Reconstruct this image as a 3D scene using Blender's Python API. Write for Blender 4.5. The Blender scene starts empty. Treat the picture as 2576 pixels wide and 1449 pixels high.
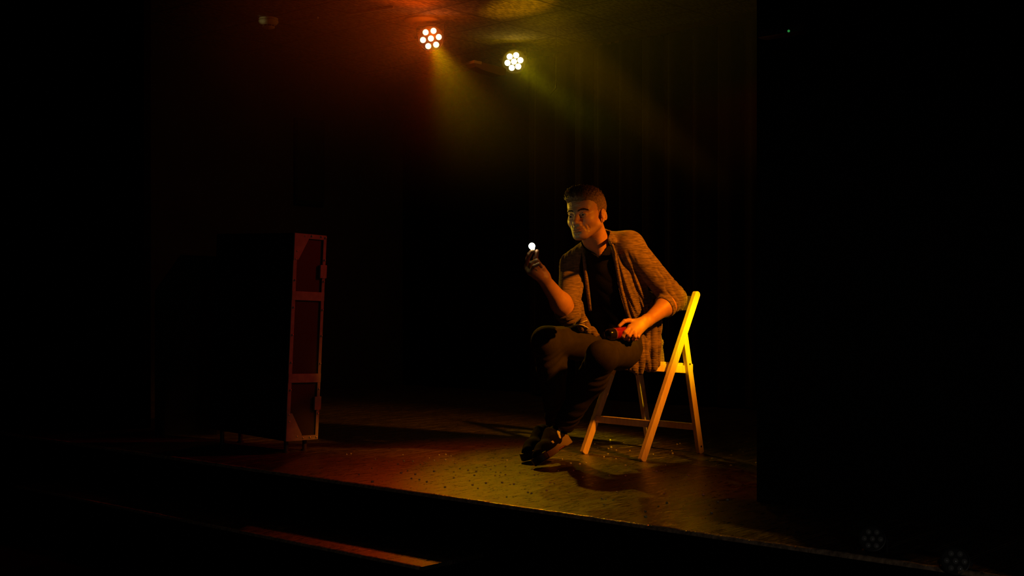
import bpy, bmesh, math, random
import numpy as np
from mathutils import Vector, Matrix

random.seed(7)
rng = np.random.default_rng(11)
SC = bpy.context.scene
COL = SC.collection

# ------------------------------------------------------------------ camera
FPX, HZ, CAMH = 3100.0, 772.0, 0.70
cam_d = bpy.data.cameras.new('camera')
cam = bpy.data.objects.new('camera', cam_d)
COL.objects.link(cam)
cam.location = (0, 0, CAMH)
cam.rotation_euler = (math.radians(90), 0, 0)
cam_d.sensor_width = 36.0
cam_d.lens = FPX / 2576 * 36.0
cam_d.shift_y = (HZ - 724.5) / 2576
cam_d.clip_start = 0.05
SC.camera = cam

# ------------------------------------------------------------------ world and exposure
w = bpy.data.worlds.new('world')
SC.world = w
w.use_nodes = True
w.node_tree.nodes['Background'].inputs[0].default_value = (0.0, 0.0, 0.0, 1)
w.node_tree.nodes['Background'].inputs[1].default_value = 0.0
SC.view_settings.view_transform = 'Standard'
SC.view_settings.look = 'None'
SC.view_settings.exposure = 0.0
SC.view_settings.gamma = 1.0
SC.view_settings.use_curve_mapping = False


# stage axes: E runs along the stage edge towards right and near, N along the planks
E = Vector((0.7476, -0.6642, 0))
N = Vector((0.6642, 0.7476, 0))
O = Vector((0.2795, 4.087, 0))
CEIL = 2.72


def st(s, t, z=0.0):
    return O + E * s + N * t + Vector((0, 0, z))


def at(x, y, d):
    """photograph measurement -> point in the room at distance d"""
    return Vector(((x - 1288) / FPX * d, d, CAMH - (y - HZ) / FPX * d))


def on_floor(x, y, z=0.0):
    d = FPX * (CAMH - z) / (y - HZ)
    return Vector(((x - 1288) / FPX * d, d, z))


# ------------------------------------------------------------------ stage lamps
LAMP1 = at(1084, 97, 8.6)
LAMP2 = at(1293, 155, 9.4)
BULB = at(1338, 619, 5.24)


def spot(name, loc, target, power, color, angle, blend=0.6, size=0.05):
    l = bpy.data.lights.new(name, 'SPOT')
    l.energy = power
    l.color = color
    l.spot_size = math.radians(angle)
    l.spot_blend = blend
    l.shadow_soft_size = size
    o = bpy.data.objects.new(name, l)
    COL.objects.link(o)
    loc, target = Vector(loc), Vector(target)
    o.location = loc
    o.rotation_euler = (target - loc).to_track_quat('-Z', 'Y').to_euler()
    return o


# hanging lamps seen at the top of the photograph
def glow(name, loc, power, color, size=0.04):
    l = bpy.data.lights.new(name, 'POINT')
    l.energy = power
    l.color = color
    l.shadow_soft_size = size
    o = bpy.data.objects.new(name, l)
    COL.objects.link(o)
    o.location = loc
    return o


L1P = LAMP1 + (Vector((0.45, 5.2, 0.3)) - LAMP1).normalized() * 0.05
spot('amber_beam', L1P, (0.48, 5.0, 0.0), 120, (1.0, 0.70, 0.0), 26, 1.0, 0.035)
spot('red_edge', L1P, (0.10, 5.0, 0.0), 70, (1.0, 0.06, 0.0), 36, 1.0, 0.04)
spot('red_beam', L1P, (-1.2, 5.6, 2.3), 48, (1.0, 0.08, 0.0), 84, 1.0, 0.05)
glow('left_lamp_spill', LAMP1 + Vector((0.03, -0.12, -0.02)), 1.7, (1.0, 0.13, 0.0), .006)
L2P = LAMP2 + (Vector((0.9, 6.2, 0.6)) - LAMP2).normalized() * 0.05
spot('olive_beam', L2P, (1.0, 6.4, 1.9), 20, (1.0, 0.66, 0.0), 66, 1.0, 0.05)
glow('right_lamp_spill', LAMP2 + Vector((0.0, -0.12, -0.02)), 1.1, (1.0, 0.60, 0.0), .006)
spot('olive_shaft', L2P, (0.66, 6.6, 1.50), 150, (0.9, 0.80, 0.0), 8, 1.0, 0.05)  # narrow beam added to stand in for a lens flare streak
spot('orange_shaft', L1P, (0.12, 6.9, 1.65), 80, (1.0, 0.22, 0.0), 8, 1.0, 0.05)  # second added beam, in place of the other flare streak
# lamps on a low boom in the right-hand wing, hidden behind the black flat
WING = st(1.0, 1.15, 1.75)
spot('wing_orange', WING, (0.62, 5.60, 0.74), 290, (1.0, 0.27, 0.002), 36, .8, 0.05)
spot('wing_yellow', WING + Vector((-0.1, 0.15, -0.1)), (0.84, 5.80, 0.60), 340, (0.80, 0.72, 0.0), 13.5, 1.0, 0.05)
spot('wing_yellow_narrow', WING + Vector((0.1, -0.1, 0.1)), (0.57, 5.42, 0.62), 110, (0.95, 0.78, 0.0), 2.8, 1.0, 0.03)
spot('wing_red', st(.12, 3.6, 2.35), st(-2.13, .6, 0.55), 95, (1.0, 0.0, 0.0), 20, 0.6, 0.06)
spot('wing_red_floor', st(1.0, 1.15, 2.3), st(-.5, .75, 0.0), 22, (1.0, 0.02, 0.0), 34, 1.0, 0.06)
# unseen dim neutral light, set low on the audience side for small glints
spot('front_light', (1.3, -0.8, 0.95), (0.3, 5.0, 0.1), 11, (1.0, 0.90, 0.76), 46, 1.0, 0.05)
# unseen spot added behind the flat to light a patch of ceiling tile
spot('tile_beam', st(.7, 1.5, .25), (0.05, 8.27, CEIL), 2100, (1.0, 0.42, 0.0), 6.0, 1.0, 0.03)
# left wing, weak, reaches the face; another on the smoke detector
spot('left_wing', st(-3.9, 1.2, 1.10), (0.30, 5.36, 1.12), 135, (1.0, 0.62, 0.02), 9, 1.0, 0.05)
spot('detector_graze', at(560, 150, 8.2), at(668, 40, 8.6), 2.6, (1.0, 0.85, 0.30), 5.5, 1.0, 0.03)


# ------------------------------------------------------------------ helpers
def mat(name, color, rough=0.6, metal=0.0, spec=0.5, noise=0.0, nscale=40, bump=0.0, bscale=60,
        stretch=(1, 1, 1), emit=None, estr=0.0, color2=None, coat=0.0, sheen=0.0):
    m = bpy.data.materials.new(name)
    m.use_nodes = True
    nt = m.node_tree
    b = nt.nodes['Principled BSDF']
    b.inputs['Base Color'].default_value = (*color, 1)
    b.inputs['Roughness'].default_value = rough
    b.inputs['Metallic'].default_value = metal
    b.inputs['Specular IOR Level'].default_value = spec
    b.inputs['Coat Weight'].default_value = coat
    b.inputs['Sheen Weight'].default_value = sheen
    if emit:
        b.inputs['Emission Color'].default_value = (*emit, 1)
        b.inputs['Emission Strength'].default_value = estr
    tc = nt.nodes.new('ShaderNodeTexCoord')
    mp = nt.nodes.new('ShaderNodeMapping')
    mp.inputs['Scale'].default_value = stretch
    nt.links.new(tc.outputs['Object'], mp.inputs['Vector'])
    if noise > 0:
        n = nt.nodes.new('ShaderNodeTexNoise')
        n.inputs['Scale'].default_value = nscale
        n.inputs['Detail'].default_value = 4
        nt.links.new(mp.outputs[0], n.inputs['Vector'])
        r = nt.nodes.new('ShaderNodeMapRange')
        r.inputs[1].default_value = 0.35
        r.inputs[2].default_value = 0.65
        nt.links.new(n.outputs['Fac'], r.inputs[0])
        mx = nt.nodes.new('ShaderNodeMix')
        mx.data_type = 'RGBA'
        c2 = color2 or tuple(c * (1 - noise) for c in color)
        mx.inputs[6].default_value = (*color, 1)
        mx.inputs[7].default_value = (*c2, 1)
        nt.links.new(r.outputs[0], mx.inputs[0])
        nt.links.new(mx.outputs[2], b.inputs['Base Color'])
    if bump > 0:
        n = nt.nodes.new('ShaderNodeTexNoise')
        n.inputs['Scale'].default_value = bscale
        n.inputs['Detail'].default_value = 3
        nt.links.new(mp.outputs[0], n.inputs['Vector'])
        bp = nt.nodes.new('ShaderNodeBump')
        bp.inputs['Strength'].default_value = bump
        bp.inputs['Distance'].default_value = 0.004
        nt.links.new(n.outputs['Fac'], bp.inputs['Height'])
        nt.links.new(bp.outputs[0], b.inputs['Normal'])
    return m


def link_mesh(name, verts, faces, material, parent=None, origin=None, smooth=False, mats=None, fmat=None):
    """verts in room coordinates; the object's origin goes to `origin`"""
    me = bpy.data.meshes.new(name)
    origin = Vector(origin) if origin is not None else Vector((0, 0, 0))
    v = np.asarray(verts, dtype=float) - np.array(origin)[None, :]
    if isinstance(faces, np.ndarray) and faces.ndim == 2 and faces.shape[1] == 4:
        me.vertices.add(len(v))
        me.vertices.foreach_set('co', v.astype(np.float32).ravel())
        me.loops.add(faces.size)
        me.loops.foreach_set('vertex_index', faces.astype(np.int32).ravel())
        me.polygons.add(len(faces))
        me.polygons.foreach_set('loop_start', np.arange(0, faces.size, 4, dtype=np.int32))
        me.polygons.foreach_set('loop_total', np.full(len(faces), 4, dtype=np.int32))
        me.update(calc_edges=True)
        me.validate()
    else:
        me.from_pydata([tuple(x) for x in v], [], [tuple(int(i) for i in f) for f in faces])
        me.update()
    for mm in (mats or [material]):
        me.materials.append(mm)
    if fmat is not None:
        me.polygons.foreach_set('material_index', np.asarray(fmat, dtype=np.int32))
    if smooth:
        me.polygons.foreach_set('use_smooth', np.ones(len(me.polygons), dtype=bool))
    o = bpy.data.objects.new(name, me)
    COL.objects.link(o)
    if parent is not None:
        o.parent = parent
        pw = world_loc(parent)
        o.location = origin - pw
    else:
        o.location = origin
    return o


def world_loc(o):
    p = Vector(o.location)
    while o.parent is not None:
        o = o.parent
        p += Vector(o.location)
    return p


def empty(name, loc, label=None, cat=None, group=None):
    o = bpy.data.objects.new(name, None)
    o.empty_display_size = 0.05
    COL.objects.link(o)
    o.location = loc
    return tag(o, label, cat, group)


def tag(o, label=None, cat=None, group=None, kind=None):
    if label: o['label'] = label
    if cat: o['category'] = cat
    if group: o['group'] = group
    if kind: o['kind'] = kind
    return o


class MB:
    """collects shapes for one mesh, in room coordinates"""
    def __init__(s):
        s.v, s.f = [], []

    def add(s, vs, fs):
        n = len(s.v)
        s.v += [tuple(x) for x in vs]
        s.f += [tuple(i + n for i in f) for f in fs]
        return s

    def obox(s, c, ax, ay, az, bevel=0.0):
        """box with centre c and half-axis vectors"""
        c, ax, ay, az = map(Vector, (c, ax, ay, az))
        bm = bmesh.new()
        bmesh.ops.create_cube(bm, size=2)
        if bevel > 0:
            for vv in bm.verts:
                vv.co = Vector((vv.co.x * ax.length, vv.co.y * ay.length, vv.co.z * az.length))
            bmesh.ops.bevel(bm, geom=bm.edges[:], offset=bevel, segments=2, profile=0.5, affect='EDGES')
            axn, ayn, azn = ax.normalized(), ay.normalized(), az.normalized()
            vs = [c + axn * q.co.x + ayn * q.co.y + azn * q.co.z for q in bm.verts]
        else:
            vs = [c + ax * q.co.x + ay * q.co.y + az * q.co.z for q in bm.verts]
        bm.verts.index_update()
        fs = [[q.index for q in f.verts] for f in bm.faces]
        bm.free()
        return s.add(vs, fs)

    def cyl(s, a, b, ra, rb=None, n=20, cap=True):
        a, b = Vector(a), Vector(b)
        rb = ra if rb is None else rb
        d = (b - a).normalized()
        u = d.orthogonal().normalized()
        w_ = d.cross(u)
        vs = []
        for p, r in ((a, ra), (b, rb)):
            for i in range(n):
                q = 2 * math.pi * i / n
                vs.append(p + (u * math.cos(q) + w_ * math.sin(q)) * r)
        fs = [(i, (i + 1) % n, n + (i + 1) % n, n + i) for i in range(n)]
        if cap:
            fs += [tuple(range(n))[::-1], tuple(range(n, 2 * n))]
        return s.add(vs, fs)

    def lathe(s, c, axis, prof, n=28):
        """prof: list of (radius, height along axis)"""
        c, axis = Vector(c), Vector(axis).normalized()
        u = axis.orthogonal().normalized()
        w_ = axis.cross(u)
        vs, fs = [], []
        for r, h in prof:
            for i in range(n):
                q = 2 * math.pi * i / n
                vs.append(c + axis * h + (u * math.cos(q) + w_ * math.sin(q)) * r)
        for k in range(len(prof) - 1):
            for i in range(n):
                j = (i + 1) % n
                fs.append((k * n + i, k * n + j, (k + 1) * n + j, (k + 1) * n + i))
        if prof[0][0] > 1e-5: fs.append(tuple(range(n))[::-1])
        if prof[-1][0] > 1e-5: fs.append(tuple(range((len(prof) - 1) * n, len(prof) * n)))
        return s.add(vs, fs)

    def sphere(s, c, r, n=16):
        prof = [(max(r * math.sin(math.pi * k / n), 1e-6), -r * math.cos(math.pi * k / n)) for k in range(n + 1)]
        return s.lathe(c, (0, 0, 1), prof, n * 2)

    def tube(s, pts, r, n=8, flat=1.0):
        """continuous swept tube; flat < 1 flattens it along the sight-normal frame"""
        pts = [Vector(p) for p in pts]
        m = len(pts)
        rs = r if isinstance(r, (list, tuple)) else [r] * m
        vs, fs = [], []
        u = None
        for i in range(m):
            d = (pts[min(i + 1, m - 1)] - pts[max(i - 1, 0)]).normalized()
            u = d.orthogonal().normalized() if u is None else (u - d * u.dot(d)).normalized()
            w_ = d.cross(u)
            for k in range(n):
                q = 2 * math.pi * k / n
                vs.append(pts[i] + (u * math.cos(q) + w_ * math.sin(q) * flat) * rs[i])
        for i in range(m - 1):
            for k in range(n):
                j = (k + 1) % n
                fs.append((i * n + k, i * n + j, (i + 1) * n + j, (i + 1) * n + k))
        fs += [tuple(range(n))[::-1], tuple(range((m - 1) * n, m * n))]
        return s.add(vs, fs)

    def prism(s, poly, normal_vec):
        """poly: planar list of points, extruded by normal_vec"""
        n = len(poly)
        nv = Vector(normal_vec)
        vs = [Vector(p) for p in poly] + [Vector(p) + nv for p in poly]
        fs = [tuple(range(n))[::-1], tuple(range(n, 2 * n))]
        fs += [(i, (i + 1) % n, n + (i + 1) % n, n + i) for i in range(n)]
        return s.add(vs, fs)

    def build(s, name, material, parent=None, origin=None, smooth=False):
        if origin is None:
            a = np.array(s.v)
            origin = Vector(((a[:, 0].min() + a[:, 0].max()) / 2, (a[:, 1].min() + a[:, 1].max()) / 2, a[:, 2].min()))
        o = link_mesh(name, s.v, s.f, material, parent, origin, smooth)
        bm = bmesh.new()
        bm.from_mesh(o.data)
        bmesh.ops.recalc_face_normals(bm, faces=bm.faces)
        bm.to_mesh(o.data)
        bm.free()
        if smooth == 'auto':
            try:
                o.data.set_sharp_from_angle(angle=math.radians(35))
            except Exception:
                pass
        return o


# ------------------------------------------------------------------ smooth solids (implicit shapes meshed to quads)
class Solid:
    """ordered list of blended primitives"""
    def __init__(s):
        s.p = []

    def cap(s, a, b, ra, rb=None, k=0.01, op=1):
        s.p.append(('cap', np.array(a, float), np.array(b, float), ra, ra if rb is None else rb, k, op))
        return s

    def ell(s, c, r, R=None, k=0.01, op=1):
        s.p.append(('ell', np.array(c, float), np.array(r, float), np.eye(3) if R is None else np.array(R, float), None, k, op))
        return s

    def chain(s, pts, rs, k=0.008, k0=None):
        for i in range(len(pts) - 1):
            s.cap(pts[i], pts[i + 1], rs[i], rs[i + 1], (k0 if (i == 0 and k0 is not None) else k))
        return s

    def infl(s, a):
        q = Solid()
        for t in s.p:
            t = list(t)
            if t[0] == 'cap':
                t[3] += a; t[4] += a
            else:
                t[2] = t[2] + a
            q.p.append(tuple(t))
        return q

    @staticmethod
    def prim(t, P):
        if t[0] == 'cap':
            a, b = t[1], t[2]
            ab = b - a
            q = P - a
            h = np.clip(q @ ab / max(ab @ ab, 1e-12), 0, 1)
            return np.linalg.norm(q - h[:, None] * ab, axis=1) - (t[3] + (t[4] - t[3]) * h)
        q = (P - t[1]) @ t[3]
        k0 = np.linalg.norm(q / t[2], axis=1)
        k1 = np.linalg.norm(q / (t[2] ** 2), axis=1)
        return np.where(k1 > 1e-9, k0 * (k0 - 1.0) / np.maximum(k1, 1e-9), -t[2].min())

    def ev(s, P, reach=None):
        d = np.full(len(P), 1.0)
        if reach is not None:
            c, hd = reach
            cc = c[None, :]
        for t in s.p:
            if reach is not None:
                if Solid.prim(t, cc)[0] > hd * 1.35 + t[5] + 0.03:
                    continue
            v = Solid.prim(t, P)
            k = max(t[5], 1e-5)
            if t[6] == 1:
                h = np.maximum(k - np.abs(d - v), 0) / k
                d = np.minimum(d, v) - h * h * k * 0.25
            else:
                h = np.maximum(k - np.abs(d + v), 0) / k
                d = np.maximum(d, -v) + h * h * k * 0.25
        return d


def mesh_field(fn, lo, hi, h):
    """fn(P, reach) -> signed distance. Surface nets. Returns verts, quads"""
    lo, hi = np.array(lo, float), np.array(hi, float)
    B = 16
    nb = np.ceil((hi - lo) / (h * B)).astype(int)
    n = nb * B + 1
    D = np.full(n, 1.0, dtype=np.float32)
    hd = h * B * 0.5 * math.sqrt(3)
    ax = np.arange(B + 1) * h
    G = np.stack(np.meshgrid(ax, ax, ax, indexing='ij'), -1).reshape(-1, 3)
    for i in range(nb[0]):
        for j in range(nb[1]):
            cs = np.array([[lo[0] + (i + .5) * B * h, lo[1] + (j + .5) * B * h, lo[2] + (k + .5) * B * h] for k in range(nb[2])])
            dc = fn(cs, None)
            for k in range(nb[2]):
                sl = (slice(i * B, i * B + B + 1), slice(j * B, j * B + B + 1), slice(k * B, k * B + B + 1))
                if abs(dc[k]) > hd * 1.35 + 0.02:
                    D[sl] = 1.0 if dc[k] > 0 else -1.0
                    continue
                P = G + lo + np.array([i, j, k]) * B * h
                D[sl] = fn(P, (cs[k], hd)).reshape(B + 1, B + 1, B + 1)
    # close the solid at the box faces
    D[0], D[-1] = np.maximum(D[0], 1e-4), np.maximum(D[-1], 1e-4)
    D[:, 0], D[:, -1] = np.maximum(D[:, 0], 1e-4), np.maximum(D[:, -1], 1e-4)
    D[:, :, 0], D[:, :, -1] = np.maximum(D[:, :, 0], 1e-4), np.maximum(D[:, :, -1], 1e-4)
    S = D < 0
    c = np.zeros(tuple(n - 1), dtype=np.uint8)
    for dx in (0, 1):
        for dy in (0, 1):
            for dz in (0, 1):
                c += S[dx:n[0] - 1 + dx, dy:n[1] - 1 + dy, dz:n[2] - 1 + dz]
    act = (c > 0) & (c < 8)
    idx = np.argwhere(act)
    vid = np.full(act.shape, -1, dtype=np.int32)
    vid[act] = np.arange(len(idx))
    acc = np.zeros((len(idx), 3))
    cnt = np.zeros(len(idx))
    corners = [(a, b_, c_) for a in (0, 1) for b_ in (0, 1) for c_ in (0, 1)]
    for a in corners:
        for axis in range(3):
            if a[axis] == 1: continue
            b_ = list(a); b_[axis] = 1
            va = D[idx[:, 0] + a[0], idx[:, 1] + a[1], idx[:, 2] + a[2]]
            vb = D[idx[:, 0] + b_[0], idx[:, 1] + b_[1], idx[:, 2] + b_[2]]
            m = (va < 0) != (vb < 0)
            t = np.where(m, va / np.where(m, va - vb, 1), 0)
            p = np.array(a, float)[None, :].repeat(len(idx), 0)
            p[:, axis] += t
            acc[m] += p[m]
            cnt[m] += 1
    V = lo + (idx + acc / cnt[:, None]) * h
    Q = []
    for axis in range(3):
        o1, o2 = [(1, 2), (2, 0), (0, 1)][axis]
        sl0 = [slice(None)] * 3; sl1 = [slice(None)] * 3
        sl0[axis] = slice(0, -1); sl1[axis] = slice(1, None)
        s0, s1 = S[tuple(sl0)], S[tuple(sl1)]
        e = np.argwhere(s0 != s1)
        e = e[(e[:, o1] > 0) & (e[:, o2] > 0) & (e[:, o1] < n[o1] - 1) & (e[:, o2] < n[o2] - 1)]
        def g(d1, d2):
            q = e.copy(); q[:, o1] -= d1; q[:, o2] -= d2
            return vid[q[:, 0], q[:, 1], q[:, 2]]
        quad = np.stack([g(1, 1), g(0, 1), g(0, 0), g(1, 0)], 1)
        flip = ~s0[e[:, 0], e[:, 1], e[:, 2]]
        quad[flip] = quad[flip][:, ::-1]
        Q.append(quad)
    Q = np.concatenate(Q)
    Q = Q[(Q >= 0).all(1)]
    return V, Q


def interp(x, xs, ys):
    return np.interp(x, xs, ys)

# ================================================================== THE SEATED MAN
def make_person():
    V3 = lambda v: np.array(v, float)
    PEL = V3((0.520, 5.79, 0.535))
    SHL = V3(at(1594, 620, 5.50)); SHR = V3(at(1434, 672, 5.68))
    ELL = V3(at(1696, 752, 5.60)); ELR = V3(at(1430, 788, 5.48))
    WRL = V3(at(1629, 807, 5.465)); WRR = V3(at(1368, 702, 5.32))
    HEAD = V3(at(1474, 525, 5.40))
    HIPL = V3((0.575, 5.69, 0.520)); HIPR = V3((0.465, 5.85, 0.530))
    KNL = V3(at(1514, 896, 5.33)); KNR = V3(at(1374, 858, 5.63))
    ANL = V3(at(1420, 1066, 5.50)); ANR = V3(at(1398, 1066, 5.76))

    U = (SHL + SHR) / 2 - PEL
    TL = np.linalg.norm(U); U /= TL
    L = SHL - SHR; L -= U * (L @ U); L /= np.linalg.norm(L)
    F = -np.cross(U, L); F = F if F[1] < 0 else -F
    MT = np.stack([L, F, U], 1)
    tw = lambda x, y, z: PEL + MT @ V3((x, y, z))

    # head axes
    yaw = math.radians(33)
    R = np.array(Matrix.Rotation(math.radians(-6), 3, 'Y'))
    hf = R @ V3((-math.sin(yaw), -math.cos(yaw), 0))
    hu = R @ V3((0, 0, 1))
    hl = R @ V3((math.cos(yaw), -math.sin(yaw), 0))
    MH = np.stack([hl, hf, hu], 1)
    hw = lambda x, y, z: HEAD + MH @ V3((x, y, z))

    # ---------------- head (x = his left, y = forward, z = up)
    def head_solid():
        s = Solid()
        s.ell(hw(0, -.018, .012), (.074, .093, .078), MH, k=.02)
        s.ell(hw(0, .034, .018), (.061, .055, .056), MH, k=.03)
        s.ell(hw(0, .034, -.045), (.058, .054, .072), MH, k=.03)
        for q in (-1, 1):
            s.cap(hw(q * .053, .004, -.078), hw(q * .022, .068, -.118), .0165, .0150, k=.03)
            s.ell(hw(q * .041, .050, -.056), (.023, .027, .022), MH, k=.02)
            s.cap(hw(q * .030, .070, -.050), hw(q * .050, .040, -.040), .012, .012, k=.02)
        s.ell(hw(0, .056, -.092), (.037, .033, .032), MH, k=.025)
        s.ell(hw(0, .078, -.121), (.022, .016, .014), MH, k=.018)
        for q in (-1, 1):
            s.cap(hw(q * .009, .083, -.013), hw(q * .043, .067, -.010), .0095, .0085, k=.014)
            s.ell(hw(q * .031, .096, -.031), (.018, .014, .0130), MH, k=.012, op=-1)
            s.ell(hw(q * .031, .0735, -.0315), (.0140, .0140, .0130), MH, k=.005)
        # nose
        s.cap(hw(0, .082, -.016), hw(0, .094, -.042), .0072, .0085, k=.010)
        s.cap(hw(0, .094, -.042), hw(0, .106, -.059), .0085, .0100, k=.008)
        s.ell(hw(0, .108, -.0615), (.0105, .0095, .0082), MH, k=.006)
        for q in (-1, 1):
            s.ell(hw(q * .0125, .097, -.0645), (.0075, .0105, .0070), MH, k=.006)
        s.ell(hw(0, .078, -.090), (.028, .019, .020), MH, k=.018)

        def sy(x, z):
            """face surface depth at (x, z)"""
            lo_, hi_ = .02, .14
            for _ in range(22):
                m_ = (lo_ + hi_) / 2
                if s.ev(hw(x, m_, z)[None, :])[0] > 0: hi_ = m_
                else: lo_ = m_
            return lo_
        base_y = {}
        def P_(x, z, o=0.0): return hw(x, sy(x, z) + o, z)
        def line(pts, o, r, k, op):
            Q_ = [P_(x, z, o) for x, z in pts]
            return [(Q_[i], Q_[i + 1], r[i], r[i + 1], k, op) for i in range(len(Q_) - 1)]
        todo = []
        # lips
        todo += line([(-.025, -.0925), (-.013, -.0905), (-.003, -.0888), (0, -.0895), (.003, -.0888), (.014, -.0898), (.027, -.0890)], -.0012, [.0016, .0026, .0032, .0030, .0032, .0026, .0016], .004, 1)
        todo += line([(-.019, -.0968), (-.009, -.0983), (0, -.0990), (.010, -.0977), (.020, -.0950)], -.0010, [.0020, .0034, .0040, .0034, .0020], .005, 1)
        cr = line([(-.027, -.0935), (-.013, -.0945), (0, -.0943), (.014, -.0935), (.028, -.0895), (.0315, -.0865)], .0012, [.0012, .0018, .0021, .0021, .0023, .0017], .0018, -1)
        nas = line([(.017, -.066), (.026, -.074), (.034, -.085), (.037, -.094)], .0018, [.0014, .0022, .0024, .0016], .008, -1)
        nas += line([(-.017, -.066), (-.026, -.075), (-.032, -.086)], .0012, [.0012, .0018, .0016], .007, -1)
        nas += line([(.043, -.078), (.046, -.090), (.044, -.100)], .0014, [.0010, .0014, .0010], .006, -1)
        nas += line([(-.012, -.108), (0, -.1095), (.012, -.108)], .0016, [.0022, .0026, .0022], .008, -1)
        for zz in (.006, .0135, .021, .0275):
            xs = np.linspace(-.036, .038, 8)
            nas += line([(x, zz + .0012 * math.sin(x * 95 + zz * 300)) for x in xs], .0008, [.0005, .0011, .0014, .0013, .0014, .0014, .0011, .0005], .004, -1)
        for q in (-1, 1):
            # lids: fold above, opening between
            todo += line([(q * .0175, -.0300), (q * .024, -.0262), (q * .032, -.0245), (q * .040, -.0262), (q * .0455, -.0315)], .0002, [.0014, .0024, .0028, .0026, .0014], .0035, 1)
            todo += line([(q * .0180, -.0335), (q * .025, -.0372), (q * .033, -.0382), (q * .041, -.0360), (q * .0450, -.0322)], .0000, [.0010, .0016, .0018, .0016, .0010], .0035, 1)
        for t in todo + cr + nas:
            s.cap(t[0], t[1], t[2], t[3], k=t[4], op=t[5])
        for q in (-1, 1):
            s.ell(hw(q * .0314, .0925, -.0320), (.0110, .012, .0034), MH, k=.0015, op=-1)
            s.ell(hw(q * .0068, .101, -.0715), (.0036, .0052, .0026), MH, k=.003, op=-1)
        # ears
        for q in (-1, 1):
            s.ell(hw(q * .0745, -.013, -.038), (.0062, .0165, .0235), MH, k=.005)
            ring = []
            for a in np.linspace(-70, 215, 13):
                ra = math.radians(a)
                ring.append(hw(q * (.0795 + .0035 * math.cos(ra - 2.6)), -.013 - .0155 * math.sin(ra), -.036 + .0225 * math.cos(ra)))
            s.chain(ring, [.0030] * 13, k=.004)
            s.ell(hw(q * .077, -.003, -.063), (.0045, .006, .0075), MH, k=.006)
            s.ell(hw(q * .0835, -.010, -.038), (.0068, .0062, .0105), MH, k=.004, op=-1)
            s.cap(hw(q * .0775, .003, -.038), hw(q * .078, .001, -.047), .0034, .0034, k=.003)
            s.cap(hw(q * .079, -.017, -.030), hw(q * .079, -.015, -.046), .0022, .0022, k=.004)
        s.sy = sy
        return s
    head = head_solid()

    NB = tw(0.0, -.035, TL + .004)                       # neck base
    NT = hw(0, -.030, -.070)

    def torso_solid(g=0.0, neck=True):
        s = Solid()
        s.ell(PEL + V3((0.0, .01, .0)), (.140 + g, .120 + g, .080 + g), None, k=.05)
        s.ell(tw(0, -.02, .14), (.142 + g, .100 + g, .17 + g), MT, k=.07)
        s.ell(tw(0, -.02, .33), (.168 + g, .108 + g, .185 + g), MT, k=.07)
        s.cap(SHR + MT @ V3((.030, -.01, -.012)), SHL + MT @ V3((-.030, -.01, -.012)), .051 + g, k=.05)
        s.cap(NB + MT @ V3((.012, -.012, .030)), SHL + MT @ V3((-.020, -.01, .016)), .044 + g, .032 + g, k=.05)
        s.cap(NB + MT @ V3((-.012, -.012, .026)), SHR + MT @ V3((.020, -.01, .016)), .044 + g, .034 + g, k=.05)
        return s

    def neck_solid(g=0.0):
        s = Solid()
        s.cap(tw(0, -.01, TL - .03), NT, .056 + g, .052 + g, k=.03)
        s.cap(hw(.046, -.012, -.075), tw(.012, .062, TL - .018), .011 + g, .009 + g, k=.025)
        s.cap(hw(-.046, -.012, -.075), tw(-.012, .062, TL - .018), .011 + g, .009 + g, k=.025)
        return s

    def arm(sh, el, wr, g=0.0):
        s = Solid()
        s.cap(sh, el, .044 + g, .041 + g, k=.02)
        fa = el + (wr - el) * .30
        s.cap(el, fa, .039 + g, .043 + g, k=.02)
        s.cap(fa, wr, .043 + g, .0265 + g, k=.03)
        return s

    def legs(g=0.0):
        s = Solid()
        for hp, kn, an in ((HIPL, KNL, ANL), (HIPR, KNR, ANR)):
            s.cap(hp, hp + (kn - hp) * .5, .076 + g, .068 + g, k=.04)
            s.cap(hp + (kn - hp) * .5, kn, .068 + g, .054 + g, k=.04)
            cf = kn + (an - kn) * .32 + V3((.012, .02, 0))
            s.cap(kn, cf, .053 + g, .053 + g, k=.03)
            s.cap(cf, an, .053 + g, .036 + g, k=.04)
        return s

    # ---------------- hands
    def fing(s, pts, r, k=.005):
        P = [V3(at(*p)) for p in pts]
        rr = [r * 1.04, r, r * .95, r * .80][:len(P)]
        s.chain(P, rr, k=.0035, k0=.009)
        return P

    def hand_r():
        s = Solid()
        kn = [(1329, 668, 5.335), (1326, 671, 5.313), (1328, 678, 5.292), (1333, 685, 5.275)]
        for p in kn:
            s.cap(WRR + V3((0, 0, .004)), V3(at(*p)), .0205, .0135, k=.014)
        s.cap(V3(at(1372, 692, 5.330)), V3(at(1364, 675, 5.305)), .019, .0145, k=.014)
        s.cap(V3(at(1350, 690, 5.30)), V3(at(1350, 672, 5.285)), .018, .015, k=.014)
        s.cap(V3(at(1341, 684, 5.268)), V3(at(1356, 694, 5.290)), .0150, .0170, k=.012)
        fing(s, [kn[0], (1327, 650, 5.315), (1331, 639, 5.285), (1338, 630, 5.258)], .0088)
        fing(s, [kn[1], (1327, 653, 5.285), (1333, 641, 5.255), (1340, 631, 5.232)], .0088)
        fing(s, [kn[2], (1336, 661, 5.258), (1350, 655, 5.250), (1358, 664, 5.262)], .0078)
        fing(s, [kn[3], (1343, 669, 5.240), (1355, 664, 5.236), (1362, 672, 5.250)], .0070)
        fing(s, [(1366, 684, 5.320), (1357, 666, 5.305), (1347, 650, 5.280), (1351, 632, 5.256)], .0105)
        return s

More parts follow.
